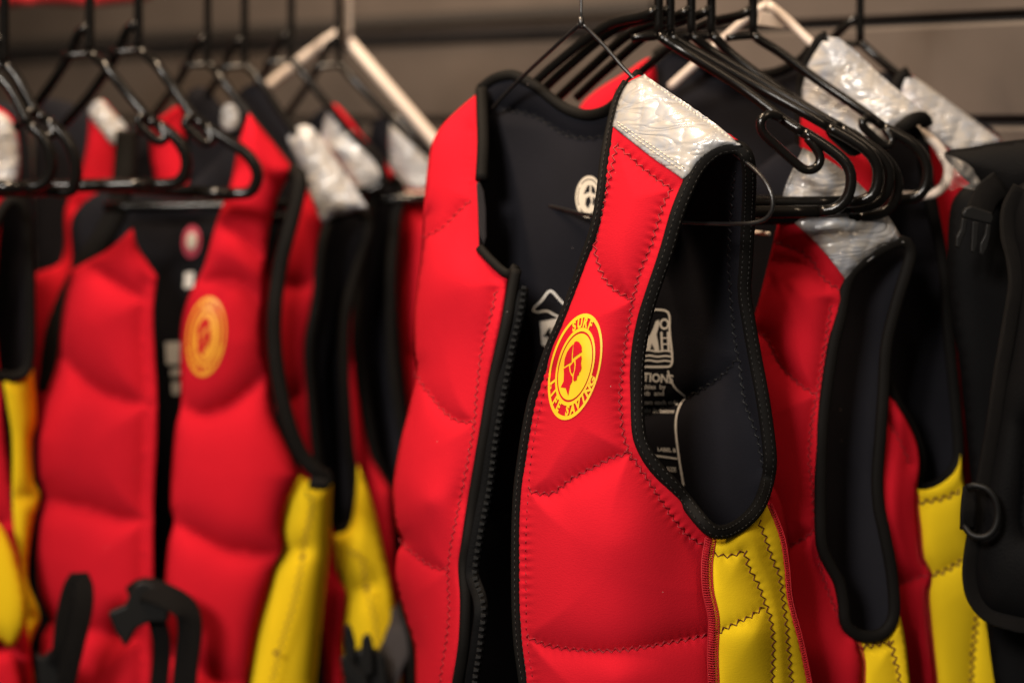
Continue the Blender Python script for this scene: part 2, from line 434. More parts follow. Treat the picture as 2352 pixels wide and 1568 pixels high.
# ------------------------------------------------------------------ hangers
def railY(x): return 1.529 / (1 - 1.6327e-4 * (x - CX))
def railL(x): return 1.885 + x * .00029
def hook_path(x, y0, Y, top=-70, r=.016):
    p = [at(x, y0, Y), at(x, top, Y)]; c = p[-1] + np.array([r, 0, 0])
    arc = [c + np.array([-r * math.cos(a), 0, r * math.sin(a)]) for a in np.radians(np.arange(20, 231, 15))]
    return np.vstack([crom(p, .01, dims=3), arc])
def plastic_hanger(hx, hy, Y, left, right, bar_y, end, label, group, m=PLASTIC, r=.0041, notch=1.0, bar_left=None, YR=None):
    """moulded hanger: shaft and hook, left and right arm, strap notch, rounded end, trouser bar"""
    YR = YR or Y
    t = thing('clothes_hanger', at(hx, hy, Y), label, 'hanger', group)
    v, f = sweep(hook_path(hx, hy + 4, Y), r * .95, n=12); obj('hook', v, f, m, t)
    la = path3([(hx - 3, hy - 62, Y), (hx - 25, hy - 48, Y + .002)] + left); v, f = sweep(la, r, n=12); obj('arm', v, f, m, t)
    ra = path3([(hx, hy - 3, Y), (hx + 12, hy + 8, Y)] + right); v, f = sweep(ra, r * 1.05, n=12); obj('arm', v, f, m, t)
    lx = left[0]
    br = path3([(hx, hy, Y), (hx - 40, hy + 3, Y), (hx - 62, hy + 6, Y + .002)], .004); v, f = sweep(br, r * .8, n=10); obj('brace', v, f, m, t)
    # end curve and bar
    e = path3([right[-1]] + end); v, f = sweep(e, r * 1.15, n=14); obj('end_curve', v, f, m, t)
    if notch:
        x, y, q = right[-1]
        k = notch
        nt = path3([(x + a * k, y + b * k, q - c) for a, b, c in ((-52, -34, .001), (-80, -40, .004), (-98, -26, .006), (-94, 0, .006), (-62, 32, .006), (-26, 64, .006), (4, 86, .006), (28, 82, .005), (38, 62, .004), (30, 40, .003), (8, 12, .001))], .003)
        v, f = sweep(nt, r * .95, n=12); obj('strap_notch', v, f, m, t)
    ex = end[-1]; bl = bar_left or (ex[0] - 420, ex[1] + 6, ex[2] + .012)
    v, f = sweep(path3([ex, bl], .02), r * 1.3, n=12); obj('bar', v, f, m, t)
    return t
def rail(name, p, q, label):
    v, f = sweep(np.array([p, (p + q) / 2, q]), .0125, n=16, up=(0, 0, 1)); return tag(obj(name, v, f, CHROME), label, 'rail', 'rails holding the hangers')

RY = lambda x: railY(x)
zr = at(0, -70, 1.6)[2] + .0
# ------------------------------------------------------------------ front vest (in focus)
V1 = thing('life_vest', at(1500, 1690, 1.5), 'sharp front red life vest with yellow SURF LIFE SAVING emblem and yellow side', 'life vest', 'life vests on hangers')
backC = [(1000, 400, 1.735), (1110, 220, 1.70), (1180, 200, 1.69), (1350, 300, 1.65), (1350, 500, 1.64), (1480, 180, 1.555), (1585, 255, 1.505), (1692, 330, 1.462),
         (1560, 560, 1.60), (1722, 480, 1.50), (1718, 620, 1.525), (1620, 800, 1.58), (1740, 850, 1.54), (1772, 1050, 1.535), (1650, 1150, 1.585), (1300, 900, 1.66),
         (1000, 1000, 1.76), (1000, 1600, 1.77), (1300, 1600, 1.76), (1600, 1600, 1.70), (1845, 1600, 1.57), (1795, 1300, 1.555)]
back_seams = [[(1686, 394), (1678, 494), (1674, 594), (1678, 679), (1690, 799), (1698, 831), (1710, 919), (1738, 999), (1752, 1075)],
              [(1694, 825), (1654, 867), (1606, 897), (1574, 915), (1480, 950), (1300, 960), (1050, 930)],
              [(1150, 250), (1230, 268), (1300, 310), (1360, 318), (1420, 300)],
              [(1130, 1180), (1300, 1190), (1500, 1200)]]
S1B = Surf(backC, back_seams, A=.009, w=30, wr=.002, pucker=.0004)
neck_back = [(1104, 205), (1134, 182), (1174, 172), (1198, 181), (1234, 201), (1274, 233), (1306, 253), (1346, 264), (1386, 257), (1414, 238), (1440, 202), (1466, 172)]
ridge = [(1466, 172), (1482, 177), (1585, 247), (1650, 294), (1698, 329)]
arm_back = [(1698, 329), (1717, 352), (1721, 400), (1719, 494), (1712, 614), (1709, 670), (1720, 740), (1736, 830), (1752, 915), (1764, 1000), (1769, 1060), (1764, 1102), (1752, 1140)]
panel('back_panel', [neck_back, ridge, arm_back, [(1752, 1140), (1790, 1300), (1815, 1400), (1850, 1560), (1870, 1700)], [(1870, 1700), (1400, 1700), (985, 1700)],
      [(985, 1700), (965, 1400), (940, 1150), (975, 850), (990, 600), (985, 400), (1010, 310), (1104, 205)]], S1B, [BLACK, RED], V1, sp=9, thick=.006)
bp1 = [o for o in V1.children if o.name.startswith('back_panel')][0]
zigzag('seam_stitching', back_seams, S1B, THRB, bp1, amp=4, pitch=20, r=.0006)
# near front panel with the emblem
frC = [(1466, 175, 1.552), (1585, 250, 1.503), (1692, 330, 1.46), (1400, 400, 1.515), (1560, 450, 1.463), (1330, 640, 1.515), (1480, 680, 1.47), (1256, 815, 1.525), (1350, 820, 1.49), (1465, 850, 1.475),
       (1199, 1047, 1.53), (1330, 1050, 1.485), (1467, 1000, 1.47), (1186, 1300, 1.525), (1420, 1250, 1.462), (1632, 1238, 1.49), (1200, 1568, 1.52), (1420, 1560, 1.455), (1640, 1560, 1.487)]
s1 = [(1416, 332), (1399, 414), (1383, 474), (1368, 545), (1371, 594), (1390, 642), (1418, 670), (1452, 688)]
s2 = [(1542, 434), (1522, 474), (1510, 514), (1494, 566), (1470, 626), (1456, 680), (1442, 759), (1431, 831), (1424, 899), (1427, 959), (1434, 1007), (1446, 1039), (1462, 1063), (1486, 1099), (1518, 1147), (1550, 1195), (1582, 1231), (1618, 1256)]
s3 = [(1416, 332), (1466, 378), (1506, 410), (1542, 434)]
s4 = [(1214, 1124), (1242, 1133), (1270, 1131), (1314, 1099), (1366, 1071), (1406, 1051), (1446, 1039)]
s5 = [(1210, 1459), (1250, 1479), (1322, 1491), (1402, 1493), (1482, 1485), (1562, 1469), (1630, 1457)]
s6 = [(1262, 850), (1238, 950), (1222, 1040), (1214, 1124), (1208, 1250), (1209, 1380), (1210, 1459), (1224, 1560), (1236, 1640)]
S1F = Surf(frC, [s1, s2, s3, s4, s5, s6], A=.0155, w=46, edge_w=15, wr=.0022, wrs=150, pucker=.0014, seed=2)
neck_front = [(1466, 172), (1440, 190), (1420, 226), (1404, 290), (1390, 366), (1380, 454), (1368, 520), (1344, 594), (1316, 674), (1290, 740), (1262, 803), (1240, 870), (1222, 927), (1202, 1040), (1190, 1140), (1186, 1290), (1190, 1457), (1204, 1568), (1222, 1700)]
arm_front = [(1632, 1216), (1608, 1192), (1575, 1150), (1546, 1115), (1510, 1078), (1485, 1042), (1468, 1000), (1463, 920), (1465, 823), (1476, 751), (1500, 665), (1530, 580), (1556, 490), (1580, 430), (1606, 382), (1640, 350), (1672, 338), (1698, 329)]
seam_side = [(1636, 1236), (1628, 1291), (1630, 1355), (1643, 1419), (1641, 1495), (1643, 1568), (1648, 1700)]
fp = panel('front_panel', [neck_front, [(1222, 1700), (1440, 1700), (1648, 1700)], list(reversed(seam_side)), [(1636, 1236), (1632, 1216)], arm_front, list(reversed(ridge))], S1F, [RED, BLACK], V1, sp=6.5, thick=.005,
           label='red front panel with yellow round emblem')
zigzag('seam_stitching', [s1, s2, s3, s4, s5], S1F, THR, fp, amp=4.6, pitch=19, r=.0007)
running('edge_stitching', [s6], S1F, THR, fp, dash=6, gap=12, r=.0006)
# emblem
c0, u0, v0 = (1321, 842), (59, -6), (21, -122)
ring('emblem_outer_ring', c0, u0, v0, .925, 1.0, S1F, PRINT, fp); ring('emblem_inner_ring', c0, u0, v0, .665, .735, S1F, PRINT, fp)
a = np.radians(np.arange(0, 360, 5))
decal('emblem_disc', np.array(c0) + .625 * (np.cos(a)[:, None] * np.array(u0) + np.sin(a)[:, None] * np.array(v0)), S1F, PRINT, fp, sp=6)
def zz(pts): return [((x / 3.135 + 1280) * .9408, (y / 3.135 + 720) * .9408) for x, y in pts]
HEAD = ([(375, 375), (350, 400), (325, 440), (308, 490), (303, 548), (360, 512), (364, 440)],
           [(383, 360), (400, 352), (420, 360), (438, 390), (441, 435), (400, 462), (370, 485), (373, 430), (376, 385)],
           [(300, 565), (340, 540), (345, 580), (358, 612), (368, 622), (366, 660), (350, 690), (335, 770), (315, 710), (278, 705), (300, 660), (303, 600)],
           [(350, 545), (378, 508), (383, 530), (378, 580), (366, 606), (355, 588)],
           [(391, 497), (436, 462), (439, 482), (433, 520), (438, 555), (430, 583), (420, 590), (418, 610), (405, 620), (400, 650), (382, 660), (374, 650), (378, 610), (388, 570), (393, 530)])
for pc in HEAD:
    q = np.array(zz(pc)); decal('emblem_head', q, S1F, RED, fp, off=.0011, sp=5)
def arc_text(txt, r, a0, a1, h, inward, surf, m, parent, c, u, v):
    c, u, v = map(np.array, (c, u, v)); n = len(txt)
    for i, ch in enumerate(txt):
        if ch == ' ': continue
        th = math.radians(a0 + (a1 - a0) * i / (n - 1))
        rad = math.cos(th) * u + math.sin(th) * v; tan = -math.sin(th) * u + math.cos(th) * v
        ux, uy = (-tan, rad) if not inward else (tan, -rad)
        lettering('emblem_letter', ch, c + rad * r, ux * h, uy * h, surf, m, parent, bold=.05)
arc_text('SURF', .83, 112, 68, .265, False, S1F, PRINT, fp, c0, u0, v0)
arc_text('LIFE SAVING', .83, 200, 338, .265, True, S1F, PRINT, fp, c0, u0, v0)
lettering('size_mark', '8', (1448, 1052), (12, 0), (0, -16), S1F, THRB, fp, bold=0)
# armhole binding loop
loop = on(S1F, [(p[0], p[1]) for p in reversed(arm_front[:-1])], .001) + on(S1B, [(1655, 1222), (1684, 1214), (1716, 1192), (1742, 1162)], -.0) 
bk = [(1763, 1104), (1769, 1060), (1764, 1000), (1752, 915), (1736, 830), (1720, 740), (1710, 670), (1713, 614), (1719, 494), (1721, 400), (1714, 356), (1698, 340)]
loop += on(S1B, bk, .002)
loop = [(x, y, (q if not (x > 1580 and y > 1130) else min(q, 1.466 + max(0, x - 1640) * .0004))) for x, y, q in loop]
binding('armhole_binding', loop, V1, closed=True, hw=.0056, ht=.004, stitches=True)
binding('neck_binding', on(S1F, neck_front[1:-1], .0005) + [(1216, 1650, 1.52)], V1, hw=.0043, ht=.0036, stitches=True)
binding('neck_binding', on(S1B, neck_back, .001), V1, hw=.0048, ht=.0045)
# yellow side panel
sideC = [(1636, 1236, 1.485), (1700, 1236, 1.487), (1762, 1139, 1.53), (1800, 1240, 1.535), (1812, 1375, 1.535), (1858, 1568, 1.545), (1643, 1500, 1.483), (1740, 1450, 1.478), (1645, 1690, 1.485), (1880, 1690, 1.55)]
y1 = [(1640, 1271), (1670, 1277), (1710, 1265)]; y2 = [(1710, 1265), (1722, 1307), (1742, 1343), (1758, 1387), (1770, 1423), (1776, 1475), (1774, 1568), (1774, 1650)]
y3 = [(1744, 1195), (1758, 1235), (1770, 1275), (1788, 1315), (1798, 1375), (1806, 1435), (1814, 1515), (1818, 1568), (1822, 1650)]; y4 = [(1646, 1453), (1690, 1431), (1722, 1415), (1756, 1392)]
S1S = Surf(sideC, [y1, y2, y3, y4], A=.0065, w=26, edge_w=10, wr=.0015, wrs=90, pucker=.0006, seed=4)
sp1 = panel('side_panel', [[(1636, 1236), (1664, 1226), (1690, 1218), (1722, 1196), (1750, 1156)], [(1750, 1156), (1764, 1160), (1782, 1190), (1797, 1235), (1806, 1290), (1813, 1375), (1837, 1467), (1858, 1568), (1880, 1700)], [(1880, 1700), (1760, 1700), (1648, 1700)], list(reversed(seam_side))], S1S, [YEL, BLACK], V1, sp=6.5, thick=.005,
            label='yellow side panel under the armhole')
zigzag('seam_stitching', [y1, y2, y3, y4], S1S, THRY, sp1, amp=5, pitch=20, r=.0005)
overlock('overlock_seam', [(x - 4, y) for x, y in seam_side], S1S, THRR, V1, hw=12)
overlock('overlock_seam', [(1768, 1158), (1784, 1195), (1799, 1240), (1808, 1300), (1815, 1375), (1839, 1467), (1860, 1568), (1880, 1690)], S1S, THRR, V1, hw=5)
# strip of the outer back seen beside the yellow side
S1O = Surf([(1765, 1120, 1.545), (1810, 1235, 1.56), (1820, 1400, 1.56), (1870, 1600, 1.565), (1800, 1400, 1.55), (1840, 1600, 1.555)], [], A=.006, edge_w=16, wr=.001)
panel('back_panel_edge', [(1764, 1105), (1786, 1135), (1803, 1190), (1811, 1250), (1818, 1340), (1836, 1430), (1858, 1530), (1890, 1690), (1840, 1690), (1800, 1400), (1780, 1240)], S1O, [RED], V1, sp=9, thick=.006)
# silver patch on the shoulder
def patch(name, outline, surf, parent, diag, sp=6, edges=(), off=.0016, A=.0008, wr=.0013, seed=3):
    P = Surf([(0, 0, 0)] * 0 or [(p[0], p[1], y) for p, y in zip(*(lambda g: (g, surf.depth(np.array(g, float)) - off))(outline_of(outline, 60)))], diag, A=A, w=4, edge_w=6, wr=wr, wrs=30, seed=seed)
    b0 = surf
    P.base = lambda xy: b0.depth(np.asarray(xy, float)) - off
    cc = outline_of(outline, 40).mean(0)
    g = lambda q: [(cc[0] + (x - cc[0]) * 1.045, cc[1] + (y - cc[1]) * 1.045) for x, y in q]
    outline = [g(q) for q in outline] if isinstance(outline[0][0], (list, tuple)) else g(outline)
    o = panel(name, outline, P, [FILM], parent, sp=sp, thick=.0008)
    return o, P
pd = [[(1480, 200), (1462, 330)], [(1578, 250), (1556, 392)], [(1652, 302), (1625, 360)], [(1430, 255), (1520, 228), (1590, 262)], [(1440, 310), (1530, 275), (1610, 272), (1668, 310)], [(1500, 345), (1570, 330), (1640, 345)]]
po, PS = patch('shoulder_patch', [[(1412, 290), (1424, 240), (1446, 196), (1482, 177)], [(1482, 177), (1585, 247), (1650, 294), (1694, 330)], [(1694, 330), (1640, 342), (1604, 366), (1580, 398), (1566, 406)], [(1566, 406), (1490, 352), (1412, 290)]], S1F, V1, pd, sp=4.5)
po['label'] = 'wrinkled silver reflective shoulder patch'
running('patch_stitching', [[(1420, 288), (1490, 340), (1570, 394)], [(1418, 280), (1490, 330), (1576, 388)], [(1494, 188), (1585, 252), (1684, 322)]], PS, mat('cream_thread', (.75, .68, .55), .5), po, dash=6, gap=4, r=.0005)
# far front panel with the zipper
flC = [(1104, 210, 1.69), (1000, 320, 1.70), (972, 500, 1.69), (1100, 420, 1.645), (1160, 640, 1.60), (1060, 640, 1.615), (950, 760, 1.675), (905, 1150, 1.68), (1060, 1150, 1.59), (985, 1150, 1.60), (955, 1560, 1.67), (1040, 1560, 1.58), (1040, 1690, 1.58), (960, 1690, 1.67)]
f1 = [(970, 546), (1014, 526), (1054, 486), (1084, 458)]; f2 = [(1140, 668), (1128, 720), (1110, 785), (1096, 883), (1090, 967), (1074, 1059), (1050, 1179), (1034, 1260), (1029, 1307), (1030, 1420), (1010, 1568), (1004, 1650)]
f3 = [(950, 855), (994, 915), (1026, 951), (1054, 967), (1090, 969)]; f4 = [(915, 1238), (963, 1282), (996, 1302), (1029, 1307)]; f5 = [(1084, 300), (1080, 400), (1084, 458), (1090, 560), (1140, 640)]
left_edge = [(1104, 208), (1054, 250), (1014, 290), (992, 330), (980, 398), (972, 494), (968, 574), (958, 654), (951, 722), (950, 800), (955, 855), (938, 939), (918, 1019), (904, 1099), (901, 1160), (910, 1215), (922, 1243), (911, 1275), (909, 1337), (930, 1420), (950, 1491), (953, 1568), (956, 1700)]
S1L = Surf(flC, [f1, f2, f3, f4, f5], A=.013, w=34, edge_w=15, roll=[(left_edge[5:], .03, 14)], wr=.002, pucker=.0004, seed=6)
zip_edge = [(1166, 636), (1160, 680), (1150, 739), (1134, 811), (1118, 883), (1102, 979), (1086, 1075), (1070, 1171), (1060, 1240), (1052, 1296), (1056, 1377), (1053, 1465), (1046, 1520), (1038, 1568), (1028, 1700)]
fl = panel('front_panel', [left_edge, [(956, 1700), (1028, 1700)], list(reversed(zip_edge)), [(1166, 636), (1130, 600), (1100, 570)], [(1100, 570), (1098, 500), (1098, 414), (1100, 334), (1101, 262), (1104, 208)]], S1L, [RED, BLACK], V1, sp=8, thick=.005)
zigzag('seam_stitching', [f1, f2, f3, f4], S1L, THR, fl, amp=3.5, pitch=18, r=.0005)
binding('neck_binding', on(S1L, [(1106, 206), (1108, 262), (1110, 334), (1106, 414)], .001) , V1, hw=.0055, ht=.005)
binding('neck_binding', on(S1L, [(1102, 570), (1130, 600), (1166, 630), (1180, 622), (1186, 612)], .001) , V1, hw=.004, ht=.004)
binding('zipper_binding', on(S1L, [(x + 14, y) for x, y in [(1172, 618)] + zip_edge[1:]], .001), V1, hw=.0047, ht=.004)
prism('zipper_garage', [(1094, 420), (1102, 418), (1112, 440), (1117, 480), (1118, 545), (1112, 564), (1102, 570), (1098, 500)], 1.628, .006, GWEB, V1, bevel=.002)
teeth = [(1198, 660), (1192, 705), (1174, 783), (1154, 887), (1134, 999), (1118, 1119), (1098, 1222), (1086, 1296), (1085, 1322), (1102, 1373), (1105, 1410), (1099, 1461), (1093, 1509), (1086, 1553), (1076, 1640)]
tp = path3(on(S1L, teeth, -.006), .004); v, f = sweep(tp, .006, .0012, n=8, flat=4); obj('zipper_tape', v, f, BLKFAB, V1)
q = path3(on(S1L, [(x + 5, y) for x, y in teeth], -.004), .0056); T = np.gradient(q, axis=0)
tm = None
for i in range(len(q)):
    if tm is None:
        bx = np.array([(sx, sy, sz) for sx in (-.0019, .0019) for sy in (-.0014, .0014) for sz in (-.0013, .0013)]) 
        bx[4:, 1:] *= .7
        o = obj('zipper_tooth', bx + q[i], [(0, 1, 3, 2), (4, 6, 7, 5), (0, 4, 5, 1), (2, 3, 7, 6), (0, 2, 6, 4), (1, 5, 7, 3)], ZIPM, V1, smooth=False)
        me = o.data; me.transform(__import__('mathutils').Matrix.Translation(-Vector(q[i] - ROOT[V1.name])))
    else:
        o = bpy.data.objects.new('zipper_tooth', me); COL.objects.link(o); o.parent = V1
    o.location = Vector(q[i] - ROOT[V1.name]); o.rotation_euler = (0, math.atan2(T[i][0], -T[i][2]) * -1, 0)
    tm = 1
# print inside the back
def SB(o, *a_, **k): return o
wp = []
fr = [(1452, 712), (1522, 712), (1536, 720), (1538, 760), (1544, 826), (1540, 840), (1528, 842), (1440, 842)]
stroke('printed_frame', fr, 5, S1B, WPRINT, bp1)
for yy in (806, 818, 829):
    stroke('printed_wave', [(1440, yy), (1470, yy + 1), (1490, yy - 2), (1510, yy + 1), (1528, yy - 1), (1541, yy + 1)], 4, S1B, WPRINT, bp1)
decal('printed_figure', [(1484, 806), (1487, 778), (1497, 762), (1506, 738), (1513, 734), (1515, 744), (1508, 768), (1512, 788), (1514, 804), (1505, 806), (1497, 788), (1492, 806)], S1B, WPRINT, bp1)
ring('printed_ball', (1526, 744), (11, 0), (0, -13), .6, 1, S1B, WPRINT, bp1, n=20)
for x in (1519, 1534): stroke('printed_post', [(x, 762), (x + 2, 806)], 5, S1B, WPRINT, bp1)
for y in (776, 790): stroke('printed_rung', [(1519, y), (1536, y)], 3, S1B, WPRINT, bp1)
lettering('printed_text', 'INSTRUCTIONS', (1462, 865), (24, 2), (1.5, -27), S1B, WPRINT, bp1, bold=.03)
for k, (tx, yy, sx) in enumerate((('Fasten all buckles  by', 888, 15), ('pressing thumb  and', 903, 16), ('index finger down each side', 924, 14.5), ('adjust to a tight fit below', 943, 14))):
    lettering('printed_text', tx, (1540 - sx * 5.0 + (0 if k < 2 else 8), yy), (sx, .2), (0, -15), S1B, WPRINT, bp1, bold=.015)
stroke('printed_line', [(1534, 851), (1540, 872), (1552, 892), (1568, 906), (1574, 912), (1566, 922), (1556, 945), (1552, 970), (1553, 1000), (1558, 1040), (1564, 1080), (1570, 1115)], 4.5, S1B, WPRINT, bp1)
lettering('printed_text', 'LABEL B', (1531, 1033), (12, 1), (0, -12), S1B, WPRINT, bp1)
stroke('printed_line', [(1490, 1044), (1556, 1053)], 4, S1B, WPRINT, bp1)
lettering('printed_text', 'SIZE', (1542, 1078), (12, 1), (0, -14), S1B, WPRINT, bp1)
stroke('printed_triangle', [(1240, 718), (1224, 712), (1244, 690), (1264, 668), (1285, 688), (1306, 710)], 4.5, S1B, WPRINT, bp1)
stroke('printed_triangle', [(1240, 716), (1256, 714), (1272, 722), (1290, 730), (1306, 728)], 4.5, S1B, WPRINT, bp1)
decal('printed_block', [(1240, 738), (1300, 728), (1300, 790), (1262, 800), (1244, 792)], S1B, WPRINT, bp1, sp=10)
lettering('printed_number', '45', (1266, 768), (34, -2), (3, -40), S1B, THRB, bp1, off=.0011)
ring('badge', (1352, 452), (30, 4), (4, -48), .0, .80, S1B, BADGE, bp1, n=36); ring('badge', (1352, 452), (30, 4), (4, -48), .86, 1.0, S1B, BADGE, bp1, n=36)
for k, (a0_, a1_) in enumerate(((40, 140), (150, 215), (230, 310))):
    ring('badge', (1352, 452), (30, 4), (4, -48), .80, .86, S1B, BADGE, bp1, n=10, a0=a1_, a1=a1_ + 12)
for pc in ([(1340, 446), (1348, 428), (1354, 424), (1354, 440)], [(1358, 424), (1366, 432), (1368, 446), (1358, 442)], [(1346, 456), (1354, 450), (1358, 462), (1350, 478), (1344, 470)], [(1362, 452), (1368, 456), (1366, 470), (1360, 470)]):
    decal('badge_head', pc, S1B, BLACK, bp1, off=.0011, sp=8)

# thin wire hanger of the front vest
H1 = thing('wire_hanger', at(1335, 58, 1.57), 'thin black wire hanger carrying the sharp front vest', 'hanger')
v, f = sweep(hook_path(1335, 58, 1.57, top=-70), .0013, n=10); obj('hook', v, f, CHROME, H1)
v, f = sweep(path3([(1335, 40, 1.57), (1335, 66, 1.57)], .004), .0026, n=10); obj('collar', v, f, WIRE, H1)
v, f = sweep(path3([(1335, 52, 1.57), (1325, 62, 1.573), (1270, 112, 1.60), (1195, 182, 1.65), (1140, 240, 1.68), (1060, 340, 1.725), (1030, 390, 1.74), (1040, 432, 1.735), (1118, 450, 1.715), (1254, 472, 1.665), (1366, 496, 1.60), (1570, 511, 1.52), (1714, 514, 1.452), (1754, 506, 1.442), (1772, 486, 1.438), (1774, 454, 1.438), (1758, 418, 1.443), (1734, 390, 1.452), (1700, 362, 1.463), (1610, 296, 1.512), (1520, 232, 1.548), (1450, 175, 1.56), (1390, 108, 1.567), (1345, 62, 1.57), (1336, 52, 1.57)], .005), .0017, n=10); obj('wire_frame', v, f, WIRE, H1)

# ------------------------------------------------------------------ pack of black hangers behind the front vest
RH = 'black plastic hangers packed behind the front vest'
def HR(hx, right, end, lab, dl=0, notch=.5):
    Y = railY(hx)
    left = [(hx - 120 - dl, 60 + dl, Y + .03), (hx - 240, 150 + dl, Y + .06), (hx - 310, 215 + dl, Y + .08)]
    return plastic_hanger(hx, 82, Y, left, right, 0, end, lab, RH, notch=notch)
HR(1513, [(1570, 118, 1.61), (1700, 200, 1.60), (1812, 284, 1.585), (1846, 304, 1.58)], [(1911, 346, 1.575), (1945, 378, 1.572), (1955, 412, 1.57), (1945, 455, 1.57), (1918, 480, 1.572), (1880, 486, 1.575)], 'black plastic hanger nearest behind the sharp front vest, large J-shaped strap notch', notch=1.0)
HR(1540, [(1600, 120, 1.625), (1740, 200, 1.615), (1862, 268, 1.60), (1902, 292, 1.598)], [(1975, 334, 1.592), (2005, 362, 1.59), (2017, 398, 1.59), (2006, 446, 1.59), (1975, 462, 1.592), (1940, 464, 1.595)], 'second black plastic hanger of the pack, counted from the front vest', 8, notch=False)
HR(1588, [(1640, 122, 1.64), (1760, 196, 1.63), (1890, 270, 1.615), (1933, 295, 1.612)], [(2000, 342, 1.606), (2032, 372, 1.604), (2042, 404, 1.604), (2030, 452, 1.604), (1995, 474, 1.606), (1950, 480, 1.61)], 'third black plastic hanger of the pack, counted from the front vest', 14, notch=False)
HR(1634, [(1680, 125, 1.652), (1790, 206, 1.64), (1920, 288, 1.63), (1955, 306, 1.626)], [(2020, 352, 1.62), (2050, 384, 1.618), (2062, 420, 1.617), (2052, 466, 1.617), (2020, 492, 1.618), (1970, 499, 1.62)], 'fourth black plastic hanger of the pack, with the lowest bar', 10)
HR(1730, [(1790, 120, 1.68), (1880, 186, 1.67), (1985, 258, 1.655), (2030, 292, 1.652)], [(2095, 330, 1.648), (2122, 362, 1.646), (2131, 398, 1.645), (2120, 440, 1.645), (2095, 456, 1.646), (2050, 458, 1.65)], 'rightmost black plastic hanger of the pack, end beside the white hanger', 0)
# far black hanger of the vest by the wall
YO = .05
plastic_hanger(1976, 100, 1.76, [(1890, 110, 1.775), (1800, 190, 1.80)], [(2010, 128, 1.755), (2068, 176, 1.75), (2180, 255, 1.74)], 0, [(2250, 305, 1.735), (2290, 350, 1.73), (2270, 400, 1.73), (2200, 420, 1.735)], 'black plastic hanger by the wall, carrying the beige shoulder patch', None, notch=False)
# white hanger
YO = .06
WH = thing('clothes_hanger', at(1760, 5, 1.69), 'white plastic hanger through the silver patch right of the black hangers', 'hanger')
v, f = sweep(hook_path(1765, 14, 1.695), .0036, n=12); obj('hook', v, f, WHITEP, WH)
v, f = sweep(path3([(1765, 10, 1.695), (1800, 38, 1.69), (1863, 98, 1.68), (1990, 200, 1.665), (2109, 299, 1.655), (2150, 330, 1.652), (2174, 366, 1.65), (2178, 400, 1.65), (2160, 436, 1.65), (2120, 450, 1.652), (2000, 444, 1.67), (1700, 440, 1.74)]), .0042, n=14); obj('arm', v, f, WHITEP, WH)
v, f = sweep(path3([(1765, 10, 1.695), (1730, 32, 1.70), (1640, 110, 1.73), (1540, 200, 1.76)]), .0042, n=12); obj('arm', v, f, WHITEP, WH)
prism('brace', [(1745, 28), (1790, 30), (1830, 62), (1796, 66), (1740, 58)], 1.693, .004, WHITEP, WH)

YO = 0.0
pg = thing('display_peg', at(1766, 535, 1.56), 'short pale metal peg end below the black hanger bars', 'peg')
v, f = sweep(path3([(1640, 520, 1.66), (1720, 532, 1.61), (1766, 537, 1.575)], .005), .0021, n=12); obj('rod', v, f, WHITEP, pg)

# ------------------------------------------------------------------ generic vest pieces for the vests behind
def armhole(pts, parent, Y0, Y1, hw=.0048, ht=.004, name='armhole_binding'):
    p = np.array(pts, float); x0, x1 = p[:, 0].min(), p[:, 0].max()
    q = [(x, y, Y0 + (Y1 - Y0) * (x - x0) / (x1 - x0)) for x, y in pts]
    return binding(name, q, parent, closed=True, hw=hw, ht=ht, stitches=False)
def ctrl(outline, fn):
    p = np.vstack([np.array(s, float) for s in outline]) if isinstance(outline[0][0], (list, tuple)) else np.array(outline, float)
    x0, y0 = p.min(0); x1, y1 = p.max(0)
    return [(x, y, fn((x - x0) / (x1 - x0), (y - y0) / (y1 - y0))) for x in np.linspace(x0, x1, 4) for y in np.linspace(y0, y1, 4)]
def simple(name, outline, parent, Y0, Y1, mats, seams=(), A=.011, w=30, edge_w=18, sp=11, thick=.005, sag=0., roll=(), wr=.002, seed=0, pucker=0.):
    """a panel running from distance Y0 at its left to Y1 at its right"""
    s = Surf(ctrl(outline, lambda u, v: Y0 + (Y1 - Y0) * u - sag * math.sin(math.pi * min(1, max(0, u)))), seams, A=A, w=w, edge_w=edge_w, roll=roll, wr=wr, seed=seed, pucker=pucker)
    return panel(name, outline, s, mats, parent, sp=sp, thick=thick), s

# ------------------------------------------------------------------ second vest of the right group
YO = .035
V2 = thing('life_vest', at(1950, 1690, 1.6), 'red life vest directly right of the front vest, long narrow black armhole', 'life vest', 'life vests on hangers')
a2o = [(1948, 640), (1930, 730), (1914, 794), (1900, 884), (1889, 974), (1885, 1060), (1884, 1181), (1888, 1253), (1904, 1293), (1926, 1333), (1937, 1381), (1942, 1429), (1960, 1451), (1989, 1461), (2026, 1454), (2050, 1424), (2054, 1381), (2046, 1301), (2030, 1217), (2019, 1165), (2015, 1101), (2022, 1000), (2029, 902), (2036, 794), (2057, 704), (2082, 622), (2092, 580), (2084, 560), (2068, 554), (2035, 566), (1999, 588), (1969, 612)]
p2 = [(1909, 701), (1895, 794), (1877, 902), (1866, 960), (1859, 1041), (1865, 1121), (1873, 1201), (1885, 1301), (1917, 1393), (1949, 1453)]
p2b = [(1740, 760), (1762, 780), (1787, 830), (1830, 877), (1872, 905)]; p2c = [(1776, 553), (1855, 589), (1895, 643), (1935, 668)]; p2d = [(1760, 1280), (1809, 1257), (1845, 1237), (1876, 1213)]; p2e = [(1766, 600), (1810, 598), (1860, 612), (1905, 655)]
arm2f = [(1948, 640), (1930, 730), (1914, 794), (1900, 884), (1889, 974), (1885, 1060), (1884, 1181), (1888, 1253), (1904, 1293), (1926, 1333), (1937, 1381), (1942, 1429), (1960, 1455)]
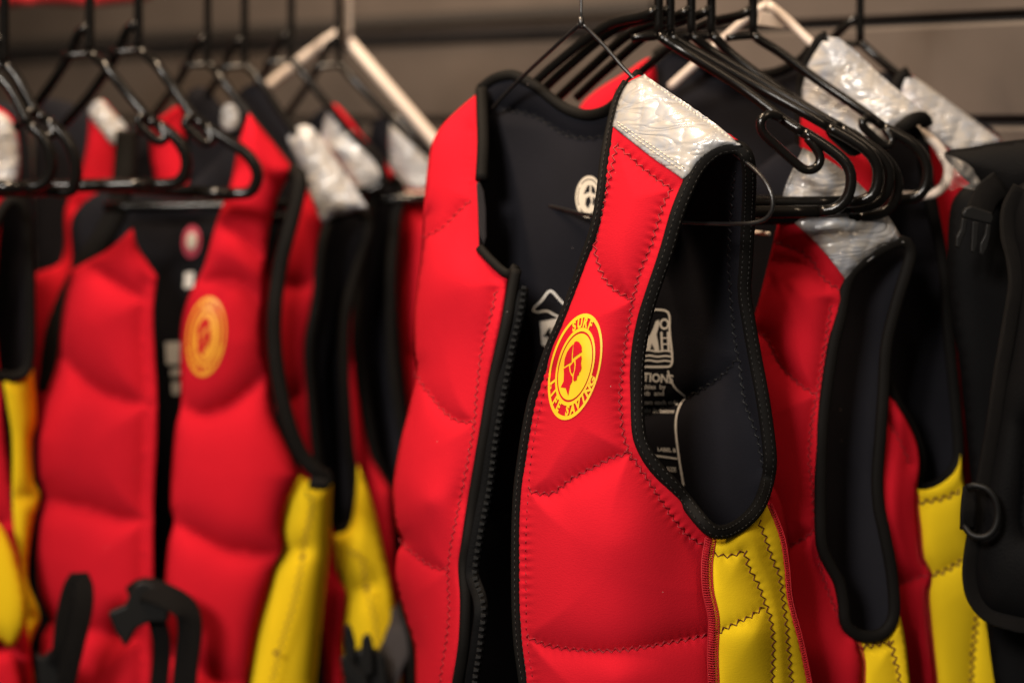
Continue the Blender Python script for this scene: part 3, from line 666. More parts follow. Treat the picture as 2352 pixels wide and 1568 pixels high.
S2F = Surf([(1850, 345, 1.60), (2072, 550, 1.60), (1800, 460, 1.60), (1948, 640, 1.585), (1730, 760, 1.60), (1890, 970, 1.58), (1700, 1200, 1.61), (1800, 1100, 1.585), (1950, 1450, 1.59), (1750, 1600, 1.61), (1975, 1600, 1.59), (1880, 1500, 1.58)], [p2, p2b, p2c, p2d, p2e], A=.014, w=30, edge_w=14, wr=.0025, wrs=130, pucker=.0006, seed=9)
fp2 = panel('front_panel', [[(1850, 345), (1815, 430), (1790, 500), (1762, 614), (1744, 686), (1722, 760), (1700, 900), (1680, 1200), (1690, 1700)], [(1690, 1700), (1985, 1700)], [(1985, 1700), (1980, 1568), (1980, 1521), (1970, 1481), (1960, 1455)], list(reversed(arm2f)), [(1948, 640), (1975, 608), (2020, 575), (2072, 550)], [(2072, 550), (2032, 492), (1968, 420), (1910, 375), (1850, 345)]], S2F, [RED, BLACK], V2, sp=8)
zigzag('seam_stitching', [p2, p2b, p2c, p2d], S2F, THR, fp2, amp=4, pitch=18, r=.0006)
armhole(a2o, V2, 1.578, 1.60, hw=.0052, ht=.004)
po2, PS2 = patch('shoulder_patch', [[(1850, 347), (1812, 430), (1806, 470), (1830, 512)], [(1830, 512), (1890, 570), (1946, 641)], [(1946, 641), (1969, 612), (1999, 588), (2035, 566), (2070, 552)], [(2070, 552), (2032, 492), (1968, 422), (1910, 377), (1850, 347)]], S2F, V2, [[(1850, 430), (1880, 560)], [(1930, 400), (1965, 560)], [(1985, 460), (1935, 620)], [(1840, 470), (1920, 450), (1990, 470)], [(1880, 550), (1960, 520), (2040, 515)], [(2020, 500), (1985, 590)]], seed=8)
back2o = [[(1700, 420), (1820, 330), (1850, 345)], [(1850, 345), (1968, 420), (2072, 550)], [(2072, 550), (2090, 590), (2080, 640), (2055, 720), (2034, 820), (2022, 1000), (2015, 1101), (2030, 1217), (2046, 1301), (2056, 1381), (2064, 1450), (2090, 1700)], [(2090, 1700), (1690, 1700)], [(1690, 1700), (1690, 900), (1700, 420)]]
simple('back_panel', back2o, V2, 1.70, 1.615, [BLACK, RED], A=.006, edge_w=20, sp=14)
sd2, S2S = simple('side_panel', [[(1960, 1455), (1989, 1463), (2030, 1455), (2056, 1420), (2060, 1381)], [(2060, 1381), (2078, 1461), (2090, 1568), (2100, 1700)], [(2100, 1700), (1985, 1700)], [(1985, 1700), (1980, 1568), (1980, 1521), (1970, 1481), (1960, 1455)]], V2, 1.59, 1.605, [YEL, BLACK], seams=[[(1972, 1492), (2000, 1494), (2046, 1482)], [(2046, 1482), (2058, 1530), (2070, 1600), (2072, 1680)]], A=.008, w=24, edge_w=12, sp=8, pucker=.0005)
zigzag('seam_stitching', [[(1972, 1487), (2000, 1482), (2046, 1472)], [(2046, 1472), (2054, 1510), (2066, 1560), (2072, 1640)]], S2S, THRY, sd2, amp=5.5, pitch=20, r=.0007)
overlock('overlock_seam', [(1964, 1470), (1972, 1490), (1978, 1525), (1978, 1568), (1984, 1680)], S2S, THRR, V2, hw=9)

# ------------------------------------------------------------------ third vest of the right group (white hanger)
YO = .05
V3 = thing('life_vest', at(2100, 1690, 1.66), 'red and yellow life vest on the white hanger with silver shoulder patch', 'life vest', 'life vests on hangers')
a3o = [(2034, 860), (2057, 920), (2085, 965), (2108, 1020), (2114, 1069), (2106, 1100), (2108, 1115), (2122, 1122), (2147, 1116), (2176, 1096), (2196, 1070), (2202, 1040), (2196, 940), (2180, 780), (2165, 600), (2130, 440), (2110, 320), (2085, 290), (2056, 300), (2030, 340), (2015, 480), (2012, 640), (2018, 760)]
s3o = [[(1885, 88), (1850, 150), (1830, 260), (1840, 600), (1860, 1200), (1880, 1700)], [(1880, 1700), (2158, 1700)], [(2158, 1700), (2149, 1568), (2137, 1461), (2129, 1365), (2135, 1317), (2117, 1281), (2111, 1221), (2105, 1165), (2106, 1120)],
       [(2106, 1120), (2112, 1069), (2106, 1020), (2083, 967), (2055, 920), (2032, 860), (2015, 740), (2012, 600), (2016, 460), (2030, 340)], [(2030, 340), (2061, 299), (2122, 262)], [(2122, 262), (2021, 176), (1933, 97), (1885, 88)]]
f3s = [[(2040, 965), (2066, 1010), (2090, 1065)], [(1990, 1350), (2060, 1340), (2132, 1318)]]
S3F = Surf([(1885, 88, 1.68), (2122, 262, 1.645), (1850, 200, 1.69), (2030, 340, 1.645), (1850, 700, 1.70), (2012, 640, 1.65), (1870, 1200, 1.70), (2080, 960, 1.64), (2040, 1200, 1.645), (2110, 1200, 1.65), (1880, 1600, 1.70), (2145, 1600, 1.65)], f3s, A=.011, w=30, wr=.002, seed=12)
fp3 = panel('front_panel', s3o, S3F, [RED, BLACK], V3, sp=9)
zigzag('seam_stitching', f3s, S3F, THR, fp3, amp=4, pitch=18, r=.0006)
armhole(a3o, V3, 1.64, 1.675, hw=.0052, ht=.004)
po3, PS3 = patch('shoulder_patch', [[(1884, 90), (1862, 140), (1848, 190), (1848, 230)], [(1848, 230), (1900, 275), (1970, 330), (2010, 372)], [(2010, 372), (2030, 338), (2061, 301), (2120, 264)], [(2120, 264), (2105, 248), (2021, 176), (1933, 98), (1884, 90)]], S3F, V3, [[(1930, 110), (1900, 260)], [(2010, 180), (1980, 320)], [(2075, 235), (2030, 320)], [(1870, 180), (1960, 160)], [(1900, 260), (2000, 230), (2080, 240)]], seed=15)
binding('neck_binding', on(S3F, [(1900, 84), (1884, 92), (1868, 120), (1852, 150), (1842, 200), (1840, 300), (1844, 420)], .002), V3, hw=.0055, ht=.004)
binding('sleeve_loop', [(2062, 300, 1.64), (2078, 288, 1.635), (2100, 274, 1.635), (2122, 272, 1.64), (2128, 286, 1.645)], V3, hw=.006, ht=.004)
b3o = [[(1505, 130), (1530, 110), (1565, 116)], [(1565, 116), (1640, 160), (1700, 172), (1757, 172), (1801, 160), (1845, 134), (1880, 92)], [(1880, 92), (1933, 97), (2021, 176), (2122, 262)], [(2122, 262), (2135, 330), (2150, 440), (2185, 640), (2200, 850), (2210, 1050), (2250, 1400), (2300, 1700)], [(2300, 1700), (1560, 1700)], [(1560, 1700), (1530, 900), (1500, 500), (1505, 130)]]
simple('back_panel', b3o, V3, 1.80, 1.675, [BLACK, RED], seams=[[(1560, 170), (1650, 214), (1757, 222), (1840, 190)]], A=.006, edge_w=20, sp=15)
binding('neck_binding', [(1505, 128, 1.795), (1530, 112, 1.79), (1565, 118, 1.785), (1640, 160, 1.77), (1700, 172, 1.76), (1757, 172, 1.745), (1801, 160, 1.735), (1845, 134, 1.725), (1872, 98, 1.715)], V3, hw=.005, ht=.004)
o, s = simple('front_panel', [(1500, 135), (1440, 165), (1340, 235), (1320, 300), (1330, 700), (1340, 1300), (1420, 1300), (1480, 700), (1504, 300)], V3, 1.79, 1.775, [RED, BLACK], seams=[[(1325, 420), (1400, 430), (1495, 400)]], sp=14)
sd3, S3S = simple('side_panel', [[(2106, 1122), (2124, 1124), (2150, 1116), (2178, 1098), (2200, 1070), (2206, 1042)], [(2206, 1042), (2214, 1109), (2236, 1280), (2269, 1425), (2293, 1501), (2307, 1568), (2330, 1700)], [(2330, 1700), (2158, 1700)], [(2158, 1700), (2149, 1568), (2137, 1461), (2129, 1365), (2135, 1317), (2117, 1281), (2111, 1221), (2105, 1165), (2106, 1122)]], V3, 1.65, 1.675, [YEL, BLACK], seams=[[(2108, 1155), (2140, 1150), (2175, 1142), (2206, 1124)], [(2136, 1320), (2170, 1310), (2222, 1278)], [(2246, 1412), (2240, 1450), (2235, 1500), (2232, 1568), (2236, 1660)]], A=.009, w=26, edge_w=14, sp=9, pucker=.0004)
zigzag('seam_stitching', [[(2108, 1155), (2140, 1150), (2175, 1142), (2206, 1124)], [(2136, 1320), (2170, 1310), (2222, 1278)], [(2246, 1412), (2240, 1450), (2235, 1500), (2232, 1568), (2236, 1660)]], S3S, THRY, sd3, amp=6.5, pitch=20, r=.0008)
overlock('overlock_seam', [(2103, 1135), (2103, 1165), (2109, 1221), (2115, 1281), (2132, 1317), (2127, 1365), (2135, 1461), (2146, 1568), (2154, 1680)], S3S, THRR, V3, hw=7)

# ------------------------------------------------------------------ fourth vest, by the wall
YO = .035
V4 = thing('life_vest', at(2230, 1690, 1.75), 'red life vest by the wall, beige quilted shoulder patch on a black hanger', 'life vest', 'life vests on hangers')
o4 = [[(2078, 165), (2060, 205), (2050, 330), (2060, 700), (2080, 1200), (2100, 1700)], [(2100, 1700), (2420, 1700)], [(2420, 1700), (2380, 1200), (2340, 800), (2310, 500), (2300, 320)], [(2300, 320), (2197, 246), (2110, 182), (2078, 165)]]
f4p, S4F = simple('front_panel', o4, V4, 1.745, 1.735, [RED, BLACK], seams=[[(2060, 560), (2180, 600), (2310, 560)], [(2080, 900), (2200, 930), (2340, 880)]], sp=13)
po4, PS4 = patch('shoulder_patch', [[(2080, 174), (2066, 205), (2080, 250), (2130, 300), (2196, 352)], [(2196, 352), (2241, 336), (2296, 320)], [(2296, 320), (2197, 247), (2108, 183), (2080, 174)]], S4F, V4, [[(2110, 190), (2100, 260)], [(2160, 225), (2140, 300)], [(2210, 262), (2185, 330)], [(2250, 292), (2230, 332)], [(2090, 220), (2180, 270), (2260, 310)]], seed=21)
binding('neck_binding', on(S4F, [(2088, 166), (2072, 176), (2058, 205), (2050, 260)], .003), V4, hw=.006, ht=.004)
simple('back_panel', [(2000, 180), (2078, 172), (2200, 250), (2300, 322), (2330, 700), (2400, 1700), (2000, 1700), (1960, 600)], V4, 1.80, 1.775, [BLACK, RED], sp=18, A=.004)
simple('side_panel', [(2330, 1350), (2380, 1330), (2430, 1500), (2440, 1700), (2330, 1700), (2322, 1500)], V4, 1.715, 1.73, [YEL, BLACK], sp=12)

# ------------------------------------------------------------------ black jacket at the right edge
YO = 0.0
V5 = thing('buoyancy_jacket', at(2400, 1690, 1.6), 'black buoyancy jacket with webbing, buckle and D-ring at the right edge', 'life jacket')
o, s5s = simple('shoulder_yoke', [(2168, 352), (2230, 338), (2300, 326), (2380, 318), (2480, 320), (2480, 480), (2400, 470), (2300, 478), (2250, 440), (2200, 396)], V5, 1.655, 1.60, [BLKFAB], A=.012, edge_w=30, wr=.006, seed=30)
simple('back_panel', [(2185, 470), (2230, 420), (2330, 410), (2480, 420), (2480, 1700), (2330, 1700), (2260, 1400), (2235, 1150), (2205, 850), (2180, 640)], V5, 1.67, 1.66, [BLKFAB], A=.010, edge_w=24, sp=16, wr=.004)
o5 = [(2350, 420), (2322, 470), (2318, 540), (2332, 600), (2336, 660), (2318, 800), (2296, 900), (2282, 990), (2272, 1060), (2256, 1140), (2238, 1250), (2232, 1320), (2242, 1372), (2268, 1408), (2320, 1426), (2400, 1440), (2520, 1450), (2520, 420)]
o, S5 = simple('front_panel', o5, V5, 1.605, 1.56, [BLKFAB, BLKFAB], seams=[[(2362, 980), (2356, 1100), (2358, 1220), (2420, 1240)]], A=.014, w=30, edge_w=26, sp=9, seed=31)
tape = [(2338, 430), (2312, 480), (2310, 542), (2322, 590), (2328, 650), (2318, 720), (2304, 800), (2290, 880), (2276, 980), (2262, 1060), (2250, 1130), (2236, 1210), (2226, 1270), (2222, 1321), (2232, 1370), (2262, 1408), (2300, 1424), (2352, 1436), (2430, 1446), (2520, 1452)]
P = path3([(x + 6, y, q - .006) for (x, y), q in zip(tape, S5.base(np.array(tape, float)))], .004); v, f = sweep(P, .0068, .003, n=10, flat=4); obj('edge_tape', v, f, WEB, V5)
# clear pocket window
ow, sw = simple('pocket_window', [(2362, 1010), (2420, 1000), (2480, 1010), (2480, 1210), (2410, 1216), (2366, 1206), (2356, 1180), (2356, 1040)], V5, 1.572, 1.56, [mat('grey_vinyl', (.09, .085, .085), .18, coat=.6)], A=.004, sp=8)
# webbing loop and D-ring
v, f = sweep(path3([(2228, 1122, 1.588), (2224, 1165, 1.578), (2222, 1212, 1.586)], .004), .0065, .0022, n=10, flat=4); obj('webbing_loop', v, f, WEB, V5)
v, f = sweep(path3([(2214, 1206, 1.582), (2232, 1228, 1.576), (2262, 1232, 1.572), (2284, 1214, 1.570), (2292, 1180, 1.570), (2286, 1146, 1.570), (2266, 1122, 1.572), (2238, 1114, 1.576), (2222, 1118, 1.58)], .003), .0028, n=12); obj('d_ring', v, f, MATTEP, V5)
# side release buckle, open end down
v, f = sweep(path3([(2300, 420, 1.61), (2268, 448, 1.606), (2248, 492, 1.604)], .004), .0115, .0016, n=8, flat=4); obj('strap', v, f, WEB, V5)
bk5 = prism('buckle', [(2218, 478), (2232, 472), (2280, 488), (2284, 500), (2278, 516), (2212, 500), (2210, 490)], 1.60, .006, MATTEP, V5, bevel=.0015)
prism('prong', [(2210, 500), (2222, 504), (2220, 530), (2212, 548), (2204, 572), (2196, 566), (2197, 545), (2206, 528)], 1.60, .005, MATTEP, bk5, bevel=.001)
prism('prong', [(2266, 514), (2277, 517), (2274, 545), (2268, 570), (2258, 588), (2250, 582), (2252, 560), (2262, 540)], 1.60, .005, MATTEP, bk5, bevel=.001)
prism('prong', [(2234, 508), (2250, 511), (2246, 560), (2240, 582), (2230, 578), (2232, 550)], 1.60, .005, MATTEP, bk5, bevel=.001)
# crumpled clear film on the white hanger's end
s = Surf(ctrl([(2140, 340), (2260, 470)], lambda u, v_: 1.64 - .004 * u), [[(2150, 350), (2180, 400), (2230, 440)], [(2160, 345), (2200, 400)]], A=.006, w=10, edge_w=8, wr=.006, wrs=22, seed=40)
tag(panel('plastic_wrapper', [(2140, 338), (2166, 352), (2196, 362), (2226, 378), (2252, 412), (2240, 436), (2206, 430), (2184, 438), (2170, 420), (2166, 390), (2156, 366)], s, [CLEAR], None, sp=5, thick=.0008), 'crumpled clear plastic wrapper on the end of the white hanger', 'wrapper')

# ------------------------------------------------------------------ left rack, out of focus
LG = 'life vests on hangers'
L1 = thing('life_vest', at(400, 1690, 1.97), 'blurred red life vest with yellow round emblem tinted orange by painted light in the left group', 'life vest', LG)
l1L = [[(304, 525), (250, 572), (200, 600), (163, 621)], [(163, 621), (141, 731), (128, 841), (97, 929), (79, 982), (70, 1007), (70, 1100), (88, 1139), (73, 1205), (66, 1337), (73, 1394), (86, 1420), (73, 1460), (79, 1566), (85, 1700)], [(85, 1700), (346, 1700)], [(346, 1700), (348, 1557), (352, 1381), (352, 1161), (359, 1035), (361, 907), (356, 819), (352, 709), (361, 635)], [(361, 635), (335, 595), (317, 569), (304, 525)]]
l1s = [[(150, 824), (198, 877), (264, 912), (343, 929)], [(86, 1140), (198, 1165), (264, 1187), (340, 1194)], [(80, 1416), (220, 1447), (345, 1462)], [(205, 610), (250, 640), (308, 674), (345, 690)], [(336, 650), (328, 760), (335, 900), (330, 1100), (328, 1400), (326, 1690)]]
simple('front_panel', l1L, L1, 1.985, 1.945, [RED, BLACK], seams=l1s, A=.019, w=34, edge_w=20, sp=12, roll=[(l1L[1], .03, 18)], seed=50)
l1R = [[(572, 260), (548, 330), (530, 420), (497, 511), (466, 617), (431, 687), (416, 753), (414, 863), (416, 929), (405, 973), (398, 1035), (392, 1161), (400, 1196), (387, 1249), (378, 1359), (374, 1557), (372, 1700)], [(372, 1700), (545, 1700)], [(545, 1700), (568, 1566), (590, 1447), (616, 1350), (629, 1302), (651, 1258), (647, 1214), (660, 1152), (688, 1092)], [(688, 1092), (650, 1010), (626, 951), (610, 841), (602, 731), (608, 621), (622, 511), (648, 432), (678, 392)], [(678, 392), (630, 330), (572, 260)]]
r1s = [[(445, 650), (510, 640), (560, 655), (600, 700)], [(425, 934), (466, 951), (528, 931), (605, 868)], [(396, 1194), (462, 1231), (528, 1262), (645, 1275)], [(376, 1500), (440, 1526), (500, 1560), (570, 1580)], [(520, 520), (560, 545), (606, 600)]]
fpl, SL = simple('front_panel', l1R, L1, 1.935, 1.95, [RED, BLACK], seams=r1s, A=.019, w=34, edge_w=20, sp=11, seed=51, sag=.01)
ring('emblem_outer_ring', (473, 773), (46, -4), (6, -92), .90, 1.0, SL, LPRINT, fpl, n=40); ring('emblem_inner_ring', (473, 773), (46, -4), (6, -92), .66, .76, SL, LPRINT, fpl, n=40)
ring('emblem_disc', (473, 773), (46, -4), (6, -92), .02, .62, SL, LPRINT, fpl, n=40)
M0 = np.array([u0, v0], float).T; M1 = np.array([(46, -4), (6, -92)], float).T
for pc in HEAD:
    q = (M1 @ np.linalg.inv(M0) @ (np.array(zz(pc)) - np.array(c0)).T).T + np.array((473, 773)); decal('emblem_head', q, SL, RED, fpl, off=.0013, sp=9)
arc_text('SURF', .825, 111, 69, .25, False, SL, LPRINT, fpl, (473, 773), (46, -4), (6, -92)); arc_text('LIFE SAVING', .825, 201, 337, .25, True, SL, LPRINT, fpl, (473, 773), (46, -4), (6, -92))
ab1, SAB = simple('back_panel', [(300, 440), (420, 430), (560, 300), (590, 290), (650, 380), (610, 560), (600, 760), (620, 900), (690, 1090), (700, 1700), (110, 1700), (110, 1000), (165, 600), (165, 500), (230, 440)], L1, 2.06, 2.0, [BLACK, RED], seams=[[(320, 505), (420, 512), (520, 480)]], A=.006, sp=18)
ring('badge', (440, 555), (22, 0), (2, -38), 0, 1, SAB, PINK, ab1, n=24); ring('badge_centre', (440, 553), (12, 0), (1, -20), 0, 1, SAB, WPRINT, ab1, n=20, off=.0012)
for poly in ([(424, 626), (446, 624), (444, 660), (422, 662)], [(380, 786), (414, 784), (412, 838), (382, 836)], [(392, 848), (414, 846), (414, 862), (392, 864)], [(394, 878), (414, 876), (412, 905), (396, 906)]): decal('printed_block', poly, SAB, WPRINT, ab1, sp=12)
binding('armhole_binding', [(668, 396, 1.945), (686, 400, 1.935), (688, 430, 1.93), (672, 500, 1.925), (646, 600, 1.92), (632, 700, 1.915), (630, 780, 1.915), (640, 870, 1.915), (662, 970, 1.918), (692, 1042, 1.922), (728, 1084, 1.925), (752, 1096, 1.93), (742, 1110, 1.925), (712, 1104, 1.925)], L1, hw=.0075, ht=.005)
simple('side_panel', [[(688, 1092), (710, 1102), (740, 1110), (763, 1112)], [(763, 1112), (757, 1249), (744, 1381), (726, 1566), (715, 1700)], [(715, 1700), (545, 1700)], [(545, 1700), (568, 1566), (590, 1447), (616, 1350), (629, 1302), (651, 1258), (647, 1214), (660, 1152), (688, 1092)]], L1, 1.945, 1.97, [YEL, BLACK], seams=[[(648, 1262), (690, 1262), (700, 1262)]], A=.014, w=24, edge_w=26, sp=10, roll=[([(763, 1112), (757, 1249), (744, 1381), (726, 1566)], .02, 16)])
sy = [o for o in L1.children if o.name.startswith('side_panel')][0]
SY = Surf([(600, 1100, 1.928), (750, 1100, 1.935), (600, 1600, 1.928), (740, 1600, 1.935), (670, 1350, 1.93)], [], A=0, wr=0)
zigzag('seam_stitching', [[(700, 1130), (718, 1150), (700, 1240), (695, 1280), (675, 1380), (640, 1500), (625, 1568)]], SY, THRY, sy, amp=5, pitch=22, r=.0006)
for c in ((694, 1278), (633, 1498)): decal('bar_tack', [(c[0] - 5, c[1] - 5), (c[0] + 5, c[1] - 5), (c[0] + 5, c[1] + 5), (c[0] - 5, c[1] + 5)], SY, THRY, sy, sp=6)

L2 = thing('life_vest', at(760, 1690, 2.05), 'blurred red life vest with broad silver shoulder patch, right behind the emblem vest', 'life vest', LG)
l2f = [[(664, 318), (668, 343), (700, 430), (650, 520), (590, 700), (560, 1100), (570, 1700)], [(570, 1700), (800, 1700)], [(800, 1700), (786, 1480), (796, 1363), (774, 1315), (766, 1225)], [(766, 1225), (740, 1130), (722, 1035), (712, 907), (706, 797), (724, 687), (732, 577), (748, 516), (800, 490), (840, 478)], [(840, 478), (770, 370), (720, 300), (690, 292), (664, 318)]]
f2p, SL2 = simple('front_panel', l2f, L2, 2.05, 2.02, [RED, BLACK], seams=[[(560, 900), (640, 930), (712, 880)], [(600, 640), (680, 660), (726, 640)]], A=.013, sp=13)
patch('shoulder_patch', [[(664, 320), (670, 343), (705, 425), (744, 515)], [(744, 515), (766, 498), (800, 486), (840, 474)], [(840, 474), (770, 368), (720, 300), (692, 294), (664, 320)]], SL2, L2, [[(700, 330), (760, 440)], [(730, 400), (800, 470)], [(690, 380), (760, 380)]], sp=8, wr=.003, seed=60)
armhole([(805, 487), (838, 497), (846, 524), (827, 591), (796, 709), (790, 819), (797, 951), (803, 1029), (814, 1117), (808, 1188), (792, 1214), (770, 1220), (760, 1190), (744, 1130), (728, 1035), (716, 907), (710, 797), (728, 687), (738, 577), (752, 522), (776, 500)], L2, 2.02, 2.05, hw=.0056, ht=.0045)
simple('back_panel', [(600, 330), (700, 300), (846, 480), (846, 530), (800, 709), (796, 900), (816, 1117), (870, 1500), (880, 1700), (580, 1700), (560, 900)], L2, 2.10, 2.055, [BLACK, RED], A=.005, sp=18)
simple('side_panel', [[(766, 1228), (800, 1215), (816, 1150), (822, 1066)], [(822, 1066), (849, 1139), (876, 1249), (906, 1407), (930, 1700)], [(930, 1700), (800, 1700)], [(800, 1700), (786, 1480), (790, 1410), (796, 1363), (774, 1315), (766, 1228)]], L2, 2.03, 2.055, [YEL, BLACK], seams=[[(776, 1345), (820, 1352), (850, 1344)]], A=.012, w=24, edge_w=24, sp=11)
sy2 = [o for o in L2.children if o.name.startswith('side_panel')][0]
SY2 = Surf([(750, 1100, 2.012), (900, 1100, 2.03), (750, 1600, 2.012), (900, 1600, 2.03), (820, 1350, 2.015)], [], A=0, wr=0)
zigzag('seam_stitching', [[(800, 1265), (830, 1280), (842, 1350), (860, 1420), (872, 1500)]], SY2, THRY, sy2, amp=5, pitch=22, r=.0006)
decal('bar_tack', [(837, 1345), (849, 1345), (849, 1355), (837, 1355)], SY2, THRY, sy2, sp=6)

L3 = thing('life_vest', at(860, 1690, 2.1), 'blurred dark red life vest with red-edged silver patch left of the white hanger arm', 'life vest', LG)
l3f = [[(745, 280), (742, 340), (790, 420), (770, 600), (760, 1000), (770, 1700)], [(770, 1700), (930, 1700)], [(930, 1700), (915, 1400), (898, 1126)], [(898, 1126), (862, 1060), (838, 951), (824, 863), (816, 775), (830, 590), (850, 450), (900, 412), (908, 402)], [(908, 402), (840, 320), (768, 238), (745, 280)]]
f3p, SL3 = simple('front_panel', l3f, L3, 2.085, 2.075, [RED, BLACK], seams=[[(765, 820), (800, 830), (818, 800)]], A=.012, sp=13)
patch('shoulder_patch', [[(746, 282), (742, 340), (785, 408), (826, 470)], [(826, 470), (850, 432), (892, 408)], [(892, 408), (830, 330), (764, 254), (746, 282)]], SL3, L3, [[(770, 290), (830, 420)], [(800, 330), (870, 400)]], sp=8, wr=.003, seed=61)
armhole([(884, 412), (912, 420), (918, 450), (908, 511), (898, 640), (900, 800), (920, 960), (945, 1080), (925, 1116), (898, 1122), (866, 1060), (842, 951), (828, 863), (820, 775), (834, 590), (856, 450)], L3, 2.07, 2.10, hw=.006, ht=.0045)
simple('back_panel', [(700, 300), (770, 245), (910, 405), (925, 450), (912, 640), (935, 900), (980, 1300), (1000, 1700), (770, 1700), (760, 900)], L3, 2.15, 2.10, [BLACK, RED], A=.005, sp=18)

L4 = thing('life_vest', at(960, 1690, 2.16), 'blurred life vest with silver patch under the white hanger, partly behind the front vest', 'life vest', LG)
l4f = [[(906, 262), (893, 321), (905, 420), (920, 450), (905, 900), (900, 1700)], [(900, 1700), (1060, 1700)], [(1060, 1700), (1040, 900), (1020, 440)], [(1020, 440), (1010, 400), (985, 350), (906, 262)]]
f4q, SL4 = simple('front_panel', l4f, L4, 2.14, 2.13, [RED, BLACK], seams=[[(905, 470), (960, 480), (1020, 470)], [(905, 800), (960, 820), (1035, 800)]], A=.012, sp=13)
patch('shoulder_patch', [(907, 266), (896, 321), (908, 416), (950, 430), (1006, 424), (1004, 395), (982, 350)], SL4, L4, [[(930, 300), (950, 420)], [(905, 370), (980, 400)]], sp=8, wr=.003, seed=62)
simple('back_panel', [(850, 300), (906, 258), (1020, 400), (1060, 900), (1080, 1700), (880, 1700), (850, 900)], L4, 2.2, 2.17, [BLACK, RED], A=.005, sp=18)

LB = thing('life_vest', at(240, 1690, 2.06), 'blurred red life vest with small beige patch between the left black hangers', 'life vest', LG)
lbf = [[(205, 262), (200, 330), (182, 410), (150, 480), (140, 600), (70, 640), (50, 900), (40, 1700)], [(40, 1700), (140, 1700)], [(140, 1700), (150, 900), (200, 640), (262, 480), (278, 405), (296, 300)], [(296, 300), (262, 258), (232, 228), (205, 262)]]
fb, SLB = simple('front_panel', lbf, LB, 2.075, 2.06, [RED, BLACK], seams=[[(160, 470), (210, 480), (262, 470)]], sp=13)
patch('shoulder_patch', [(206, 264), (216, 240), (234, 232), (262, 262), (290, 296), (264, 332), (236, 304)], SLB, LB, [[(225, 250), (255, 320)]], sp=8, seed=63)
simple('back_panel', [(90, 240), (205, 250), (290, 290), (340, 280), (420, 246), (425, 420), (360, 600), (360, 1000), (120, 1700), (60, 1700), (90, 900)], LB, 2.11, 2.09, [BLACK, RED], A=.005, sp=16)
simple('front_panel', [(415, 244), (385, 258), (345, 300), (352, 400), (380, 470), (430, 470), (425, 330)], LB, 2.075, 2.06, [RED, BLACK], sp=12)
binding('armhole_binding', [(292, 300, 2.05), (288, 360, 2.045), (282, 420, 2.04), (262, 500, 2.04), (180, 640, 2.04), (130, 760, 2.04), (110, 900, 2.04)], LB, hw=.012, ht=.006)

LA = thing('life_vest', at(20, 1690, 1.95), 'blurred life vest cut by the left edge, black armhole above yellow side', 'life vest', LG)
laf = [(-60, 240), (20, 262), (44, 330), (40, 440), (10, 470), (-10, 700), (0, 870), (10, 980), (50, 1330), (60, 1700), (-140, 1700), (-140, 500)]
fa, SLA = simple('front_panel', laf, LA, 1.96, 1.95, [RED, BLACK], seams=[[(-120, 900), (-40, 920), (5, 900)], [(-120, 1200), (-40, 1220), (30, 1190)]], sp=14)
patch('shoulder_patch', [(-30, 262), (14, 268), (40, 330), (38, 414), (4, 420), (-30, 390)], SLA, LA, [[(-10, 280), (10, 400)]], sp=8, seed=64)
armhole([(20, 462), (52, 474), (66, 560), (70, 700), (68, 820), (56, 856), (20, 866), (-20, 850), (-30, 700), (-20, 540)], LA, 1.93, 1.95, hw=.0056, ht=.0045)
simple('back_panel', [(-100, 260), (40, 250), (76, 460), (80, 860), (95, 1100), (100, 1700), (-100, 1700)], LA, 2.0, 1.985, [BLACK, RED], A=.005, sp=18)
simple('side_panel', [[(5, 868), (40, 866), (76, 842)], [(76, 842), (84, 965), (74, 1010), (78, 1105), (92, 1140), (76, 1200), (64, 1330), (92, 1416), (70, 1480), (78, 1568), (80, 1700)], [(80, 1700), (50, 1700)], [(50, 1700), (44, 1490), (60, 1420), (44, 1320), (30, 1180), (28, 1010), (18, 940), (5, 868)]], LA, 1.935, 1.975, [YEL, BLACK], seams=[[(28, 1140), (92, 1140)], [(50, 1416), (90, 1416)]], A=.012, w=20, edge_w=22, sp=10)
LZ = thing('life_vest', at(-20, 1690, 1.9), 'blurred yellow vest side poking in at the lower left edge', 'life vest', LG)
simple('side_panel', [(-60, 1190), (0, 1204), (48, 1330), (58, 1425), (26, 1488), (0, 1470), (-60, 1460)], LZ, 1.915, 1.92, [YEL, BLACK], sp=11)
simple('front_panel', [(-120, 1100), (-60, 1150), (-40, 1490), (30, 1500), (40, 1700), (-160, 1700)], LZ, 1.92, 1.915, [RED, BLACK], sp=14)

LC = thing('life_vest', at(560, 1690, 2.04), 'blurred vest seen only as dark back and pale tip above the emblem vest', 'life vest', LG)
simple('back_panel', [(430, 215), (470, 200), (520, 250), (560, 200), (590, 196), (640, 250), (690, 310), (700, 440), (660, 900), (640, 1700), (400, 1700), (420, 900), (425, 330)], LC, 2.075, 2.06, [BLACK, RED], A=.005, sp=16)
SC = Surf(ctrl([(480, 220), (570, 320)], lambda u, v_: 2.05), [], A=0, wr=0)
patch('shoulder_patch', [(512, 250), (528, 240), (546, 256), (546, 288), (530, 302), (510, 290)], SC, LC, [], sp=8)
